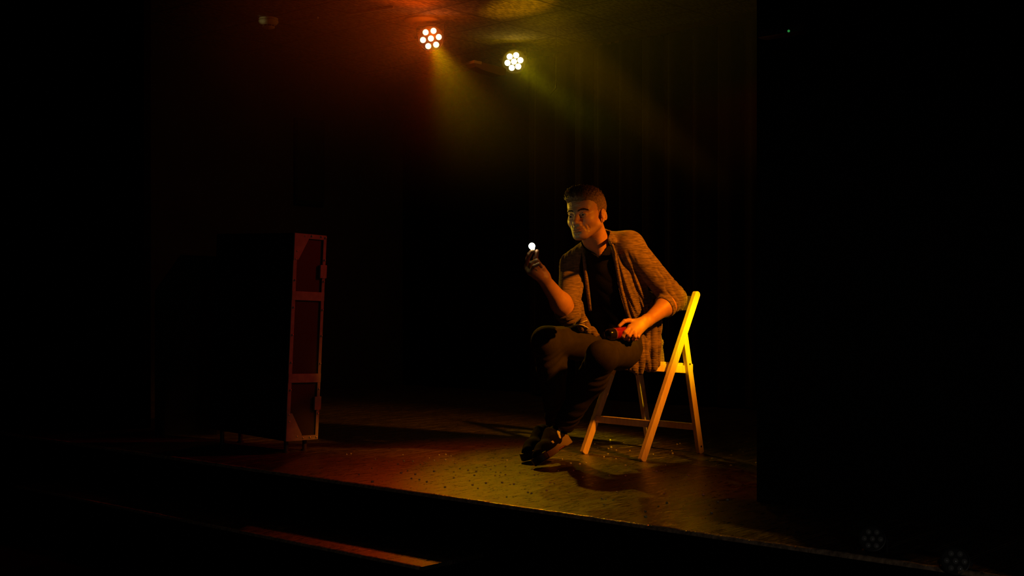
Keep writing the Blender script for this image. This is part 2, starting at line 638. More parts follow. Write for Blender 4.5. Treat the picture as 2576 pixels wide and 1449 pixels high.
    def hand_l():
        s = Solid()
        o = .045
        kn = [(1585, 823, 5.355 + o), (1591, 831, 5.348 + o), (1599, 836, 5.352 + o), (1607, 838, 5.365 + o)]
        for p in kn:
            s.cap(WRL + V3((-.006, -.004, 0)), V3(at(*p)), .0215, .0125, k=.016)
        s.cap(V3(at(1618, 806, 5.39 + o)), V3(at(1596, 810, 5.385 + o)), .016, .012, k=.014)
        fing(s, [kn[0], (1573, 836, 5.322 + o), (1567, 845, 5.326 + o), (1573, 853, 5.345 + o)], .0088)
        fing(s, [kn[1], (1583, 845, 5.322 + o), (1579, 851, 5.335 + o), (1582, 856, 5.355 + o)], .0088)
        fing(s, [kn[2], (1598, 847, 5.330 + o), (1594, 853, 5.345 + o), (1596, 855, 5.360 + o)], .0082)
        fing(s, [kn[3], (1606, 847, 5.350 + o), (1601, 853, 5.358 + o), (1600, 854, 5.370 + o)], .0072)
        fing(s, [(1598, 809, 5.390 + o), (1582, 806, 5.372 + o), (1571, 808, 5.352 + o), (1558, 820, 5.340 + o)], .0098)
        return s

    HR, HL = hand_r(), hand_l()
    AR, AL = arm(SHR, ELR, WRR), arm(SHL, ELL, WRL)
    TS, NK, LG = torso_solid(), neck_solid(), legs()

    def smin(a, b, k):
        h = np.maximum(k - np.abs(a - b), 0) / k
        return np.minimum(a, b) - h * h * k * .25

    def f_head(P, r):
        return smin(smin(head.ev(P, r), NK.ev(P, r), .016), TS.ev(P, r), .03)

    def f_ar(P, r):
        return smin(AR.ev(P, r), HR.ev(P, r), .012)

    def f_al(P, r):
        return smin(AL.ev(P, r), HL.ev(P, r), .012)

    def f_core(P, r):
        d = smin(TS.ev(P, r), NK.ev(P, r), .03)
        d = smin(d, AR.ev(P, r), .03)
        d = smin(d, AL.ev(P, r), .03)
        d = smin(d, LG.ev(P, r), .03)
        return d + .004

    def join(parts):
        vs, fs, off = [], [], 0
        for v, f in parts:
            vs.append(v); fs.append(f + off); off += len(v)
        return np.concatenate(vs), np.concatenate(fs)

    hv, hq = mesh_field(f_head, (.20, 5.25, .85), (.56, 5.70, 1.25), .0019)
    rv, rq = mesh_field(f_ar, (.04, 5.16, .60), (.33, 5.60, .97), .0019)
    lv, lq = mesh_field(f_al, (.44, 5.30, .53), (.80, 5.68, .80), .0019)
    cv, cq = mesh_field(f_core, (.05, 5.1, .08), (.85, 6.0, 1.02), .007)
    bv, bq = join([(hv, hq), (rv, rq), (lv, lq), (cv, cq)])

    base = Vector((0.45, 5.6, 0.0))
    skin = make_skin()
    body = link_mesh('person', bv, bq, skin, origin=base, smooth=True)
    tag(body, 'seated man in open cardigan and black shirt holding up a glowing bulb', 'person')
    # stubble / lips as vertex attribute
    q = (bv - HEAD) @ MH
    st_ = np.zeros(len(bv)); lips = np.zeros(len(bv))
    m = np.zeros(len(bv), bool); m[:len(hv)] = True
    jaw = np.clip((-.064 - q[:, 2] - .25 * np.maximum(.03 - q[:, 1], 0)) / .018, 0, 1) * np.clip((q[:, 1] + .01) / .02, 0, 1) * np.clip((q[:, 2] + .15) / .02, 0, 1)
    st_[m] = jaw[m]
    lp = (np.abs(q[:, 0]) < .026) & (q[:, 1] > .07) & (np.abs(q[:, 2] + .0948 - .12 * np.maximum(q[:, 0], 0)) < .0085 * (1 - (np.abs(q[:, 0]) / .028) ** 2))
    lips[m & lp] = 1
    st_[lips > 0] = 0
    at_ = body.data.attributes.new('stubble', 'FLOAT', 'POINT'); at_.data.foreach_set('value', st_.astype(np.float32))
    at_ = body.data.attributes.new('lips', 'FLOAT', 'POINT'); at_.data.foreach_set('value', lips.astype(np.float32))

    def clamp01(a):
        return np.clip(a, 0, 1)

    def rdg(a):
        return 1 - 2 * np.abs(np.sin(a * .5)) ** .8

    # ---------------- eyes
    white = mat('eye_white', (.42, .38, .32), .35)
    dark = mat('eye_iris', (.015, .010, .006), .12)
    for sgn in (-1, 1):
        c = Vector(hw(sgn * .031, .0733, -.0318))
        mb = MB(); mb.sphere(c, .0128, 14)
        e = mb.build('eye', white, body, smooth=True)
        gz = Vector(hf * 1.0 + hl * (-.30) + hu * 0.02).normalized()
        mi = MB(); mi.lathe(c + gz * .0112, gz, [(.0068, -.0008), (.0064, .0008), (.0042, .0022), (.0001, .0030)], 20)
        mi.build('iris', dark, e, smooth=True)

    # ---------------- hair
    def f_hairbase(P, r):
        q = (P - HEAD) @ MH
        x, y, z = q[:, 0], q[:, 1], q[:, 2]
        s = hair_s.ev(P, r)
        bump = (.0028 * np.sin(x * 330 + 2.2 * np.sin(y * 150 + z * 60)) * np.sin(y * 260 + 2 * np.sin(x * 120)) +
                .0022 * np.sin(z * 300 + y * 190 + 2 * np.sin(x * 170)))
        top = np.clip((z - .03) / .05, 0, 1)
        s = s + bump * (.15 + .85 * top)
        hl_ = interp(y, [-.12, -.075, -.045, -.030, -.022, .004, .012, .022, .040, .060, .110],
                     [-.070, -.078, -.078, -.060, -.010, -.012, -.048, -.030, .020, .030, .034])
        reg = (hl_ - z) * .7
        return np.maximum(s, reg)
    hair_s = Solid()
    hair_s.ell(hw(0, -.018, .012), (.078, .098, .083), MH, k=.02)
    hair_s.ell(hw(0, .030, .032), (.064, .062, .060), MH, k=.02)
    hair_s.ell(hw(0, .006, .056), (.066, .072, .037), MH, k=.02)
    for xx, yy, zz, rr in ((-.034, .082, .060, .019), (-.012, .092, .064, .021), (.012, .090, .062, .020), (.034, .078, .056, .017),
                           (-.030, .066, .080, .020), (-.004, .070, .084, .022), (.026, .062, .078, .020), (0, .035, .092, .017), (-.02, .0, .093, .013)):
        hair_s.ell(hw(xx, yy, zz - .008), (rr, rr, rr * .95), MH, k=.012)
    vv, qq = mesh_field(f_hairbase, (.20, 5.26, .99), (.50, 5.60, 1.27), .0024)
    hairm = mat('hair', (.26, .14, .065), .6, noise=.5, nscale=120, bump=.6, bscale=260)
    # tufts
    ql = (vv - HEAD) @ MH
    cen = HEAD + MH @ V3((0, 0, .01))
    nrm = vv - cen; nrm /= np.linalg.norm(nrm, axis=1)[:, None]
    tv, tf = [], []
    pick = rng.choice(len(vv), size=min(5200, len(vv)), replace=False)
    for i in pick:
        x, y, z = ql[i]
        top = np.clip((z - .035) / .04, 0, 1)
        if z < .0 and rng.random() < .45: continue
        n_ = MH.T @ nrm[i]
        if top > .3:
            d = V3((.25 * math.sin(x * 90), .55 + .3 * math.sin(x * 60 + 1), .55)) + n_ * .5 + rng.normal(0, .30, 3)
            ln = .006 + .004 * rng.random()
        else:
            d = V3((0, -.35, -.75)) + n_ * .35 + rng.normal(0, .15, 3)
            ln = .004
        d /= np.linalg.norm(d)
        dw = MH @ d
        a = Vector(vv[i] - nrm[i] * .0015); dv = Vector(dw)
        u = dv.orthogonal().normalized(); w_ = dv.cross(u)
        rr = .0012 if top > .3 else .0007
        bend = Vector(MH @ V3((rng.normal(0, .3), .35, -.25))) * ln * .35
        k0 = len(tv)
        for q3 in range(3):
            an = q3 * 2.0944
            tv.append(a + (u * math.cos(an) + w_ * math.sin(an)) * rr)
        for q3 in range(3):
            an = q3 * 2.0944
            tv.append(a + dv * ln * .55 + (u * math.cos(an) + w_ * math.sin(an)) * rr * .75)
        tv.append(a + dv * ln + bend)
        for q3 in range(3):
            j = (q3 + 1) % 3
            tf.append((k0 + q3, k0 + j, k0 + 3 + j, k0 + 3 + q3))
            tf.append((k0 + 3 + q3, k0 + 3 + j, k0 + 6))
    vs = [tuple(p) for p in vv] + [tuple(p) for p in tv]
    fs = [tuple(f) for f in qq.tolist()] + [tuple(i + len(vv) for i in f) for f in tf]
    hair = link_mesh('hair', vs, fs, hairm, body, origin=HEAD, smooth=True)
    # eyebrows
    browm = mat('brow_hair', (.05, .022, .010), .7)
    for sgn in (-1, 1):
        mb = MB()
        for i in range(150):
            t = (i % 75) / 74
            x = sgn * (.011 + .037 * t)
            z = -.0120 + .0060 * math.sin(min(t * 1.15, 1) * 2.2) - .010 * max(t - .7, 0)
            z += rng.normal(0, .0015)
            y = head.sy(x, z)
            x2, z2 = x + sgn * .0062, z + .0020 - .0045 * t
            mb.cyl(Vector(hw(x, y - .0006, z)), Vector(hw(x2, head.sy(x2, z2) + .0012, z2)), .0013, .0004, 5)
        mb.build('eyebrow', browm, body)

    # ---------------- black shirt
    TSH = torso_solid(.006)
    SN = neck_solid(.007)
    apex = ((trace(1508, 648, lambda P: smin(TSH.ev(P), SN.ev(P), .03)) - PEL) @ MT)

    def f_shirt(P, r):
        d = smin(TSH.ev(P, r), SN.ev(P, r), .03)
        q = (P - PEL) @ MT
        x, y, z = q[:, 0], q[:, 1], q[:, 2]
        d = d + .0009 * rdg(z * 75 + x * 40 + 2 * np.sin(x * 30))
        front = np.clip((y + .01) / .05, 0, 1)
        zc = apex[2] + front * np.minimum(np.abs(x - apex[0]) * 1.05, .085) + (1 - front) * .085
        return np.maximum(d, (z - zc) * .7)
    vv, qq = mesh_field(f_shirt, (.25, 5.40, .45), (.80, 5.95, 1.06), .0045)
    shirtm = mat('black_cotton', (.006, .005, .005), .9, spec=.15, bump=.3, bscale=300)
    link_mesh('shirt', vv, qq, shirtm, body, origin=PEL, smooth=True)

    # ---------------- trousers
    LGT = legs(.010)
    PELT = Solid().ell(PEL + V3((0.0, .01, -.01)), (.148, .128, .085), None, k=.05)

    def f_trous(P, r):
        d = smin(LGT.ev(P, r), PELT.ev(P, r), .05)
        x, y, z = P[:, 0], P[:, 1], P[:, 2]
        f = np.zeros(len(P))
        for hp, kn, an, ph in ((HIPL, KNL, ANL, 0.), (HIPR, KNR, ANR, 1.3)):
            for a, b, fr, am in ((hp, kn, 120., .0018), (kn, an, 150., .0026)):
                ab = b - a; l = np.linalg.norm(ab); ab = ab / l
                t = (P - a) @ ab
                off = (P - a) - t[:, None] * ab
                wgt = np.clip(1.4 - np.linalg.norm(off, axis=1) / .09, 0, 1) * np.clip((t - .02) / .05, 0, 1) * np.clip((l + .01 - t) / .05, 0, 1)
                edge = .18 + np.exp(-((t - l * .22) / .07) ** 2) * .8 + np.exp(-((t - l * .97) / .10) ** 2) * (.9 if a is kn else 0)
                f += am * wgt * edge * np.sin(t * fr + ph + 70 * off[:, 0] + 60 * off[:, 2] + 2.2 * np.sin(off[:, 1] * 45 + t * 20 + ph))
                f += .0020 * wgt * np.sin(36 * t + 110 * off[:, 1] + 50 * off[:, 2] + ph)
        d = d + f
        d = np.where((x > .30) & (y > 5.55), np.maximum(d, z - .640), d)
        # hems
        for kn, an in ((KNL, ANL), (KNR, ANR)):
            ax = (an - kn) / np.linalg.norm(an - kn)
            t = (P - an) @ ax
            rad = np.linalg.norm((P - an) - t[:, None] * ax, axis=1)
            d = np.where(rad < .085, np.maximum(d, t - .012), d)
        return d
    vv, qq = mesh_field(f_trous, (.05, 5.16, .08), (.85, 6.02, .72), .0045)
    trm = mat('trouser_cloth', (.034, .026, .014), .9, spec=.2, bump=.35, bscale=420, noise=.25, nscale=30)
    tro = link_mesh('trousers', vv, qq, trm, body, origin=PEL, smooth=True)

    # ---------------- cardigan
    g = .014
    TC = torso_solid(g)
    NKc = Solid().cap(tw(0, -.02, TL + .03), NT + MT @ V3((0, 0, .03)), .063, .064, k=.03)


    def sleeve(P, r, sh, el, cf, r0, r1, r2):
        s = Solid()
        s.cap(sh, el, r0, r1, k=.02)
        d = s.ev(P, r)
        ax = (cf - el) / np.linalg.norm(cf - el)
        l = np.linalg.norm(cf - el)
        q_ = P - el
        t = q_ @ ax
        rad = np.linalg.norm(q_ - t[:, None] * ax, axis=1)
        body_ = np.linalg.norm(q_ - np.clip(t, 0, l + .05)[:, None] * ax, axis=1) - (r1 + (r2 - r1) * clamp01(t / l))
        # rolled cuff
        body_ = body_ - .004 * clamp01((t - l + .022) / .004)
        body_ = np.maximum(body_, t - l)
        d = smin(d, body_, .02)
        # gathers: rings near the elbow, diagonal pulls on the upper arm
        au = (el - sh) / np.linalg.norm(el - sh); lu = np.linalg.norm(el - sh)
        tu = (P - sh) @ au
        offu = (P - sh) - tu[:, None] * au
        near = np.exp(-((tu - lu) / .11) ** 2)
        f = (.0050 * near + .0012) * rdg(tu * 210 + 45 * offu[:, 0] + 35 * offu[:, 2] + 1.8 * np.sin(offu[:, 1] * 60))
        f += .0038 * rdg(tu * 48 + 70 * offu[:, 0] + 60 * offu[:, 1])
        f2 = .0040 * rdg(t * 250 + 1.5 * np.sin(rad * 90 + q_[:, 0] * 55)) * clamp01((l - t) / .03)
        return d + np.where(t > -.02, f2, f) * clamp01(1.5 - np.minimum(rad, np.linalg.norm(offu, axis=1)) / .07)

    CFL = ELL + (WRL - ELL) * .40
    CFR = ELR + (WRR - ELR) * .13
    # hanging lower panels of the cardigan
    PAN = Solid()
    PAN.chain([V3(at(1640, 760, 5.66)), V3(at(1642, 820, 5.64)), V3(at(1640, 870, 5.63)), V3(at(1638, 914, 5.66))], [.045, .036, .034, .040], k=.03)
    PAN.chain([V3(at(1640, 800, 5.68)), V3(at(1654, 860, 5.72)), V3(at(1656, 905, 5.76))], [.03, .022, .026], k=.02)
    PAN.chain([V3(at(1612, 838, 5.60)), V3(at(1622, 868, 5.565)), V3(at(1618, 900, 5.56)), V3(at(1592, 926, 5.555))], [.012, .017, .022, .020], k=.02)
    PAN.chain([V3(at(1618, 900, 5.56)), V3(at(1606, 932, 5.58))], [.022, .022], k=.02)
    PAN.chain([V3(at(1452, 770, 5.62)), V3(at(1466, 818, 5.66)), V3(at(1500, 842, 5.72))], [.03, .022, .02], k=.03)

    COLL = Solid().chain([V3(at(1526, 588, 5.52)), V3(at(1518, 590, 5.60)), V3(at(1490, 600, 5.62)), V3(at(1470, 622, 5.58))], [.017, .018, .018, .014], k=.02)
    COLL.chain([V3(at(1526, 588, 5.52)), V3(at(1540, 604, 5.47))], [.017, .016], k=.02)

    def f_card(P, r):
        q = (P - PEL) @ MT
        x, y, z = q[:, 0], q[:, 1], q[:, 2]
        d = TC.ev(P, r)
        xr = interp(z, [.0, .2, .30, .37, .48, .56], [-.135, -.130, -.118, -.108, -.078, -.05])
        xl = interp(z, [.0, .2, .30, .37, .48, .56], [.085, .085, .085, .085, .080, .06])
        fold = .0060 * rdg(x * 150 + 1.2 * np.sin(z * 14) + 14 * z) + .0024 * np.sin(x * 320 + z * 30)
        d = d + fold * clamp01((y + .04) / .05) * clamp01((.52 - z) / .06)
        sk = .0014 * np.sin(z * 620 + 2.0 * np.sin(x * 160)) * clamp01((x - .095) / .02) * clamp01((.36 - z) / .06) * (y > 0)
        d = d + sk
        opening = np.maximum(np.maximum(xr - x, x - xl), -y * .8 - .005)
        d = np.maximum(d, -opening)
        d = np.maximum(d, .02 - z - .0)
        pn = PAN.ev(P, r)
        pn = pn + .0034 * rdg(P[:, 0] * 190 + 10 * P[:, 2] + .8 * np.sin(P[:, 2] * 16)) + .0007 * np.sin(P[:, 2] * 600 + 60 * P[:, 0])
        d = smin(d, pn, .02)
        d = smin(d, COLL.ev(P, r), .02)
        d = smin(d, sleeve(P, r, SHL + MT @ V3((-.012, 0, 0)), ELL, CFL, .056, .052, .048), .022)
        d = smin(d, sleeve(P, r, SHR + MT @ V3((.012, 0, 0)), ELR, CFR, .058, .050, .049), .022)
        d = np.maximum(d, -NKc.ev(P, r))
        return d
    vv, qq = mesh_field(f_card, (.15, 5.38, .38), (.88, 5.98, 1.07), .0034)
    cardm = cardigan_mat()
    card = link_mesh('cardigan', vv, qq, cardm, body, origin=PEL, smooth=True)
    card['label'] = 'open marled knit cardigan'
    # front band of the cardigan
    TB = lambda P: TC.ev(P)
    bandm = cardigan_mat(True)
    for pts in ([(1524, 578), (1533, 600), (1547, 640), (1556, 690), (1566, 740), (1580, 790), (1590, 812)],
                [(1468, 622), (1470, 650), (1474, 690), (1480, 740), (1486, 780)]):
        c = [Vector(trace(px, py, TB)) for px, py in pts]
        c = smooth_line(c, 5)
        mb = MB()
        mb.tube(c, [.0085] * len(c), 12)
        mb.build('collar_band', bandm, card, smooth=True)

    # drawstring at the waist
    cordm = mat('pale_cord', (.55, .48, .33), .7)
    fld = lambda P: np.minimum(f_trous(P, None), f_card(P, None))
    for pts in ([(1441, 819), (1452, 816), (1464, 811), (1477, 806)], [(1441, 820), (1456, 817), (1468, 819), (1480, 826)]):
        c = []
        for px, py in pts:
            p = trace(px, py, fld)
            c.append(Vector(p) + Vector((0, -.004, .002)))
        dd = [p.y for p in c]
        c = [at(px, py, min(max(d_, 5.50), 5.66)) for (px, py), d_ in zip(pts, dd)]
        mb = MB(); mb.tube(smooth_line(c, 4), .0026, 8)
        mb.build('drawstring', cordm, body, smooth=True)

    # ---------------- shoes
    canvas = mat('black_suede', (.004, .0035, .003), .9, spec=.15, bump=.3, bscale=500)
    rubber = mat('gum_rubber', (.26, .19, .08), .6, bump=.15, bscale=200)
    tread = mat('tread_rubber', (.30, .10, .035), .6)
    stripe_m = mat('white_leather', (.80, .72, .52), .45)
    toe_m = mat('toe_rubber', (.012, .010, .008), .5)
    for toe, heel, an, lateral in ((on_floor(1356, 1181), at(1440, 1123, 5.56), ANL, True), (on_floor(1326, 1166), at(1402, 1116, 5.80), ANR, False)):
        toe, heel = Vector(toe), Vector(heel)
        ay = (toe - heel).normalized()
        axx = ay.cross(Vector((0, 0, 1))).normalized()
        if axx.y > 0: axx = -axx                       # +x side towards the viewer
        az = Vector((0, 0, 1)) - ay * ay.z; az.normalize()
        roll = math.radians(30 if lateral else 16)
        axx, az = axx * math.cos(roll) + az * math.sin(roll), az * math.cos(roll) - axx * math.sin(roll)
        M = np.stack([V3(axx), V3(ay), V3(az)], 1)
        O_ = V3(toe - ay * .283 + Vector((0, 0, .040 * math.sin(roll))))
        wl = lambda x, y, z: O_ + M @ V3((x, y, z))
        up = Solid()
        up.cap(wl(0, .046, .050), wl(0, .110, .048), .035, .038, k=.01)
        up.cap(wl(0, .110, .048), wl(0, .195, .036), .038, .041, k=.02)
        up.cap(wl(0, .195, .036), wl(0, .240, .030), .041, .034, k=.02)
        up.cap(wl(0, .045, .05), wl(0, .052, .080), .034, .030, k=.02)
        up.cap(wl(0, .135, .068), wl(0, .095, .098), .020, .018, k=.03)

        def f_up(P, r, up=up):
            q = (P - O_) @ M
            d = up.ev(P, r)
            d = np.maximum(d, .012 - q[:, 2])
            return d

        def out2(q):
            x, y = q[:, 0], q[:, 1]
            pts = [(.0, .046, .0405), (.0, .120, .0370), (.0, .200, .0480), (.0, .238, .0440)]
            d = np.full(len(q), 1.)
            for a, b_ in zip(pts[:-1], pts[1:]):
                h = np.clip((y - a[1]) / (b_[1] - a[1]), 0, 1)
                yy = a[1] + (b_[1] - a[1]) * h
                d = np.minimum(d, np.hypot(x, y - yy) - (a[2] + (b_[2] - a[2]) * h))
            return d

        def f_sole(P, r):
            q = (P - O_) @ M
            y, z = q[:, 1], q[:, 2]
            zt = interp(y, [.0, .02, .06, .10, .125, .16, .21, .25, .29], [.062, .058, .044, .040, .034, .028, .028, .030, .034])
            zb = interp(y, [.0, .03, .08, .10, .145, .165, .30], [.010, .0, .0, .010, .012, .0, .0])
            return np.maximum(np.maximum(out2(q), z - zt), zb - z)

        def f_tread(P, r):
            q = (P - O_) @ M
            y, z = q[:, 1], q[:, 2]
            dd = np.maximum(out2(q) + .003, np.maximum(z - .014, -z + .003 + .0035 * (np.sin(y * 520) > 0)))
            return np.maximum(dd, np.maximum(.085 - y, y - .165))

        corners = [wl(a, b_, c) for a in (-.065, .065) for b_ in (-.02, .31) for c in (-.02, .17)]
        lo = np.min(corners, 0); hi = np.max(corners, 0)
        v, f = mesh_field(f_up, lo, hi, .0028)
        shoe = link_mesh('shoe', v, f, canvas, body, origin=heel, smooth=True)
        v, f = mesh_field(f_sole, lo, hi, .0026)
        link_mesh('sole', v, f, rubber, shoe, origin=heel, smooth=True)
        v, f = mesh_field(f_tread, lo, hi, .0022)
        if len(f): link_mesh('tread', v, f, tread, shoe, origin=heel)

        def f_toe(P, r):
            q = (P - O_) @ M
            return np.maximum(np.maximum(out2(q) - .0018, np.maximum(q[:, 2] - .036, .002 - q[:, 2])), .246 - q[:, 1])
        v, f = mesh_field(f_toe, lo, hi, .0026)
        link_mesh('toe_bumper', v, f, toe_m, shoe, origin=heel, smooth=True)

        def f_str(P, r, up=up):
            q = (P - O_) @ M
            x, y, z = q[:, 0], q[:, 1], q[:, 2]
            pl = [(.012, .106), (.024, .094), (.038, .084), (.056, .078), (.074, .073), (.090, .063), (.102, .050)]
            band = np.full(len(q), 1.)
            for (y0, z0), (y1, z1) in zip(pl[:-1], pl[1:]):
                h = np.clip(((y - y0) * (y1 - y0) + (z - z0) * (z1 - z0)) / ((y1 - y0) ** 2 + (z1 - z0) ** 2), 0, 1)
                band = np.minimum(band, np.hypot(y - y0 - (y1 - y0) * h, z - z0 - (z1 - z0) * h) - .0068)
            tab = np.maximum(np.abs(z - .050) - .006, np.abs(y - .165) - .009)
            b_ = np.minimum(band, tab)
            return np.maximum(np.maximum(up.ev(P, r) - .0026, b_), -x + .004)
        v, f = mesh_field(f_str, lo, hi, .0016)
        if len(f): link_mesh('side_stripe', v, f, stripe_m, shoe, origin=heel)
        mb = MB()
        for i in range(5):
            yy = .108 + .018 * i; zz = .102 - .0125 * i
            a = wl(-.020, yy, zz - .004); b_ = wl(0, yy + .004, zz + .006); c = wl(.020, yy, zz - .004)
            mb.tube(smooth_line([Vector(a), Vector(b_), Vector(c)], 4), .0022, 6)
        mb.build('laces', canvas, shoe, smooth=True)
    # ankles reach into the shoes: dark socks
    sockm = mat('dark_sock', (.02, .015, .012), .9)
    for an, ax_ in ((ANL, at(1440, 1123, 5.56)), (ANR, at(1402, 1116, 5.80))):
        mb = MB(); mb.cyl(Vector(an) + Vector((0, 0, .03)), Vector(an) * .45 + Vector(ax_) * .55 + Vector((-.01, -.012, .03)), .036, .034, 20)
        mb.build('sock', sockm, body, smooth=True)
    return body


def smooth_line(pts, n):
    out = []
    P = [pts[0]] + list(pts) + [pts[-1]]
    for i in range(1, len(P) - 2):
        p0, p1, p2, p3 = P[i - 1], P[i], P[i + 1], P[i + 2]
        for k in range(n):
            t = k / n
            out.append(0.5 * ((2 * p1) + (p2 - p0) * t + (2 * p0 - 5 * p1 + 4 * p2 - p3) * t * t + (3 * p1 - p0 - 3 * p2 + p3) * t ** 3))
    out.append(pts[-1])
    return out


def trace(px, py, field, d0=5.0):
    """first point where the sight line of that measurement meets a solid"""
    o = np.array((0, 0, CAMH))
    e = np.array(at(px, py, 1.0)) - o
    e /= np.linalg.norm(e)
    t = d0
    for _ in range(120):
        p = o + e * t
        d = float(field(p[None, :])[0])
        if d < .0006: break
        t += d * .8
        if t > 8: break
    return o + e * t


def make_skin():
    m = mat('skin', (.56, .27, .15), .48, bump=.12, bscale=260, noise=.12, nscale=35)
    nt = m.node_tree
    b = nt.nodes['Principled BSDF']
    b.inputs['Subsurface Weight'].default_value = 0.12
    b.inputs['Subsurface Radius'].default_value = (.02, .006, .003)
    b.inputs['Subsurface Scale'].default_value = 0.3
    src = b.inputs['Base Color'].links[0].from_socket
    for nm, col in (('stubble', (.16, .085, .045)), ('lips', (.26, .085, .06))):
        a = nt.nodes.new('ShaderNodeAttribute'); a.attribute_name = nm
        mul = nt.nodes.new('ShaderNodeMath'); mul.operation = 'MULTIPLY'; mul.inputs[1].default_value = .55 if nm == 'stubble' else .75
        nt.links.new(a.outputs['Fac'], mul.inputs[0])
        x = nt.nodes.new('ShaderNodeMix'); x.data_type = 'RGBA'
        x.inputs[7].default_value = (*col, 1)
        nt.links.new(src, x.inputs[6]); nt.links.new(mul.outputs[0], x.inputs[0])
        src = x.outputs[2]
    nt.links.new(src, b.inputs['Base Color'])
    return m


def cardigan_mat(band=False):
    c1, c2 = ((.25, .15, .08), (.10, .056, .03))
    m = mat('marled_knit' + ('_band' if band else ''), c1, .9, noise=1.0, nscale=55, color2=c2, stretch=(.55, .55, 3.6) if not band else (1, 1, 3),
            bump=.7, bscale=80, sheen=.2)
    return m

# ================================================================== ROOM
black_wall = mat('black_paint', (.005, .0045, .0045), .9, spec=.1)
wall_m = mat('dark_plaster', (.05, .036, .034), .85, noise=.3, nscale=3)
black_cloth = mat('black_drape', (.006, .005, .005), .95)
curtain_m = mat('dark_curtain', (.014, .007, .006), .95, sheen=.1)


def plank_mat(name):
    m = bpy.data.materials.new(name)
    m.use_nodes = True
    nt = m.node_tree
    b = nt.nodes['Principled BSDF']
    tc = nt.nodes.new('ShaderNodeTexCoord')
    mp = nt.nodes.new('ShaderNodeMapping')
    nt.links.new(tc.outputs['Object'], mp.inputs['Vector'])
    # plank rows: object x = along the stage edge, object y = along the planks
    br = nt.nodes.new('ShaderNodeTexBrick')
    rot = nt.nodes.new('ShaderNodeMapping'); rot.inputs['Rotation'].default_value = (0, 0, math.radians(90))
    nt.links.new(tc.outputs['Object'], rot.inputs['Vector'])
    nt.links.new(rot.outputs[0], br.inputs['Vector'])
    br.inputs['Scale'].default_value = 1.0
    br.inputs['Brick Width'].default_value = 2.4
    br.inputs['Row Height'].default_value = .123
    br.inputs['Mortar Size'].default_value = .0042
    br.inputs['Mortar Smooth'].default_value = .1
    br.inputs['Bias'].default_value = 0
    br.inputs['Color1'].default_value = (.085, .062, .042, 1)
    br.inputs['Color2'].default_value = (.055, .040, .028, 1)
    br.inputs['Mortar'].default_value = (.010, .007, .005, 1)
    # grain
    gm = nt.nodes.new('ShaderNodeMapping'); gm.inputs['Scale'].default_value = (46, 2.4, 1)
    nt.links.new(tc.outputs['Object'], gm.inputs['Vector'])
    n = nt.nodes.new('ShaderNodeTexNoise'); n.inputs['Scale'].default_value = 2.2; n.inputs['Detail'].default_value = 6
    nt.links.new(gm.outputs[0], n.inputs['Vector'])
    r = nt.nodes.new('ShaderNodeMapRange'); r.inputs[1].default_value = .3; r.inputs[2].default_value = .7; r.inputs[3].default_value = .30; r.inputs[4].default_value = 1.45
    nt.links.new(n.outputs['Fac'], r.inputs[0])
    mx = nt.nodes.new('ShaderNodeMix'); mx.data_type = 'RGBA'; mx.blend_type = 'MULTIPLY'; mx.inputs[0].default_value = 1
    nt.links.new(br.outputs['Color'], mx.inputs[6]); nt.links.new(r.outputs[0], mx.inputs[7])
    # light scuffs
    sm = nt.nodes.new('ShaderNodeMapping'); sm.inputs['Scale'].default_value = (26, 6, 1); sm.inputs['Rotation'].default_value = (0, 0, .25)
    nt.links.new(tc.outputs['Object'], sm.inputs['Vector'])
    sn = nt.nodes.new('ShaderNodeTexNoise'); sn.inputs['Scale'].default_value = 2.6; sn.inputs['Detail'].default_value = 8; sn.inputs['Roughness'].default_value = .7; sn.inputs['Distortion'].default_value = 1.2
    nt.links.new(sm.outputs[0], sn.inputs['Vector'])
    sr = nt.nodes.new('ShaderNodeMapRange'); sr.inputs[1].default_value = .54; sr.inputs[2].default_value = .66; sr.inputs[4].default_value = .9
    nt.links.new(sn.outputs['Fac'], sr.inputs[0])
    m2 = nt.nodes.new('ShaderNodeMix'); m2.data_type = 'RGBA'
    m2.inputs[7].default_value = (.26, .20, .14, 1)
    nt.links.new(sr.outputs[0], m2.inputs[0]); nt.links.new(mx.outputs[2], m2.inputs[6])
    b2 = nt.nodes.new('ShaderNodeTexBrick')  # paler plank edges: light catching them, painted in along with wear
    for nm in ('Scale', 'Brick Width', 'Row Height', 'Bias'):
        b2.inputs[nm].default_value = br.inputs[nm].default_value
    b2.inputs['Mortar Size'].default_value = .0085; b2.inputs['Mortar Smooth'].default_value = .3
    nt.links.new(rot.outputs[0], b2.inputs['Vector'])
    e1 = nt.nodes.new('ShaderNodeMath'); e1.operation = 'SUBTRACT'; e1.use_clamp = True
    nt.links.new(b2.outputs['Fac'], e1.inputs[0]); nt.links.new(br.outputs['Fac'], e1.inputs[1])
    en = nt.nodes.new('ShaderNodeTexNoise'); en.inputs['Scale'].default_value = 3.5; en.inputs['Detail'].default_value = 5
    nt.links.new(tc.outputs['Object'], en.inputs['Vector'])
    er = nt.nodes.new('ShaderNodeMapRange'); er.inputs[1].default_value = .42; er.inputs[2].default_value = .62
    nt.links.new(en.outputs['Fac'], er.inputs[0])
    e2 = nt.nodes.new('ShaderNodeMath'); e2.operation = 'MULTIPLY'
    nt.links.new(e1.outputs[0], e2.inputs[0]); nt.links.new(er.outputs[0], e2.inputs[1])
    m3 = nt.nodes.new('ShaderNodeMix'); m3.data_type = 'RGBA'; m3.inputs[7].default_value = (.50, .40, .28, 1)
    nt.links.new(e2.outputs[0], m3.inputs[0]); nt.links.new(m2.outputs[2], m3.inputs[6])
    nt.links.new(m3.outputs[2], b.inputs['Base Color'])
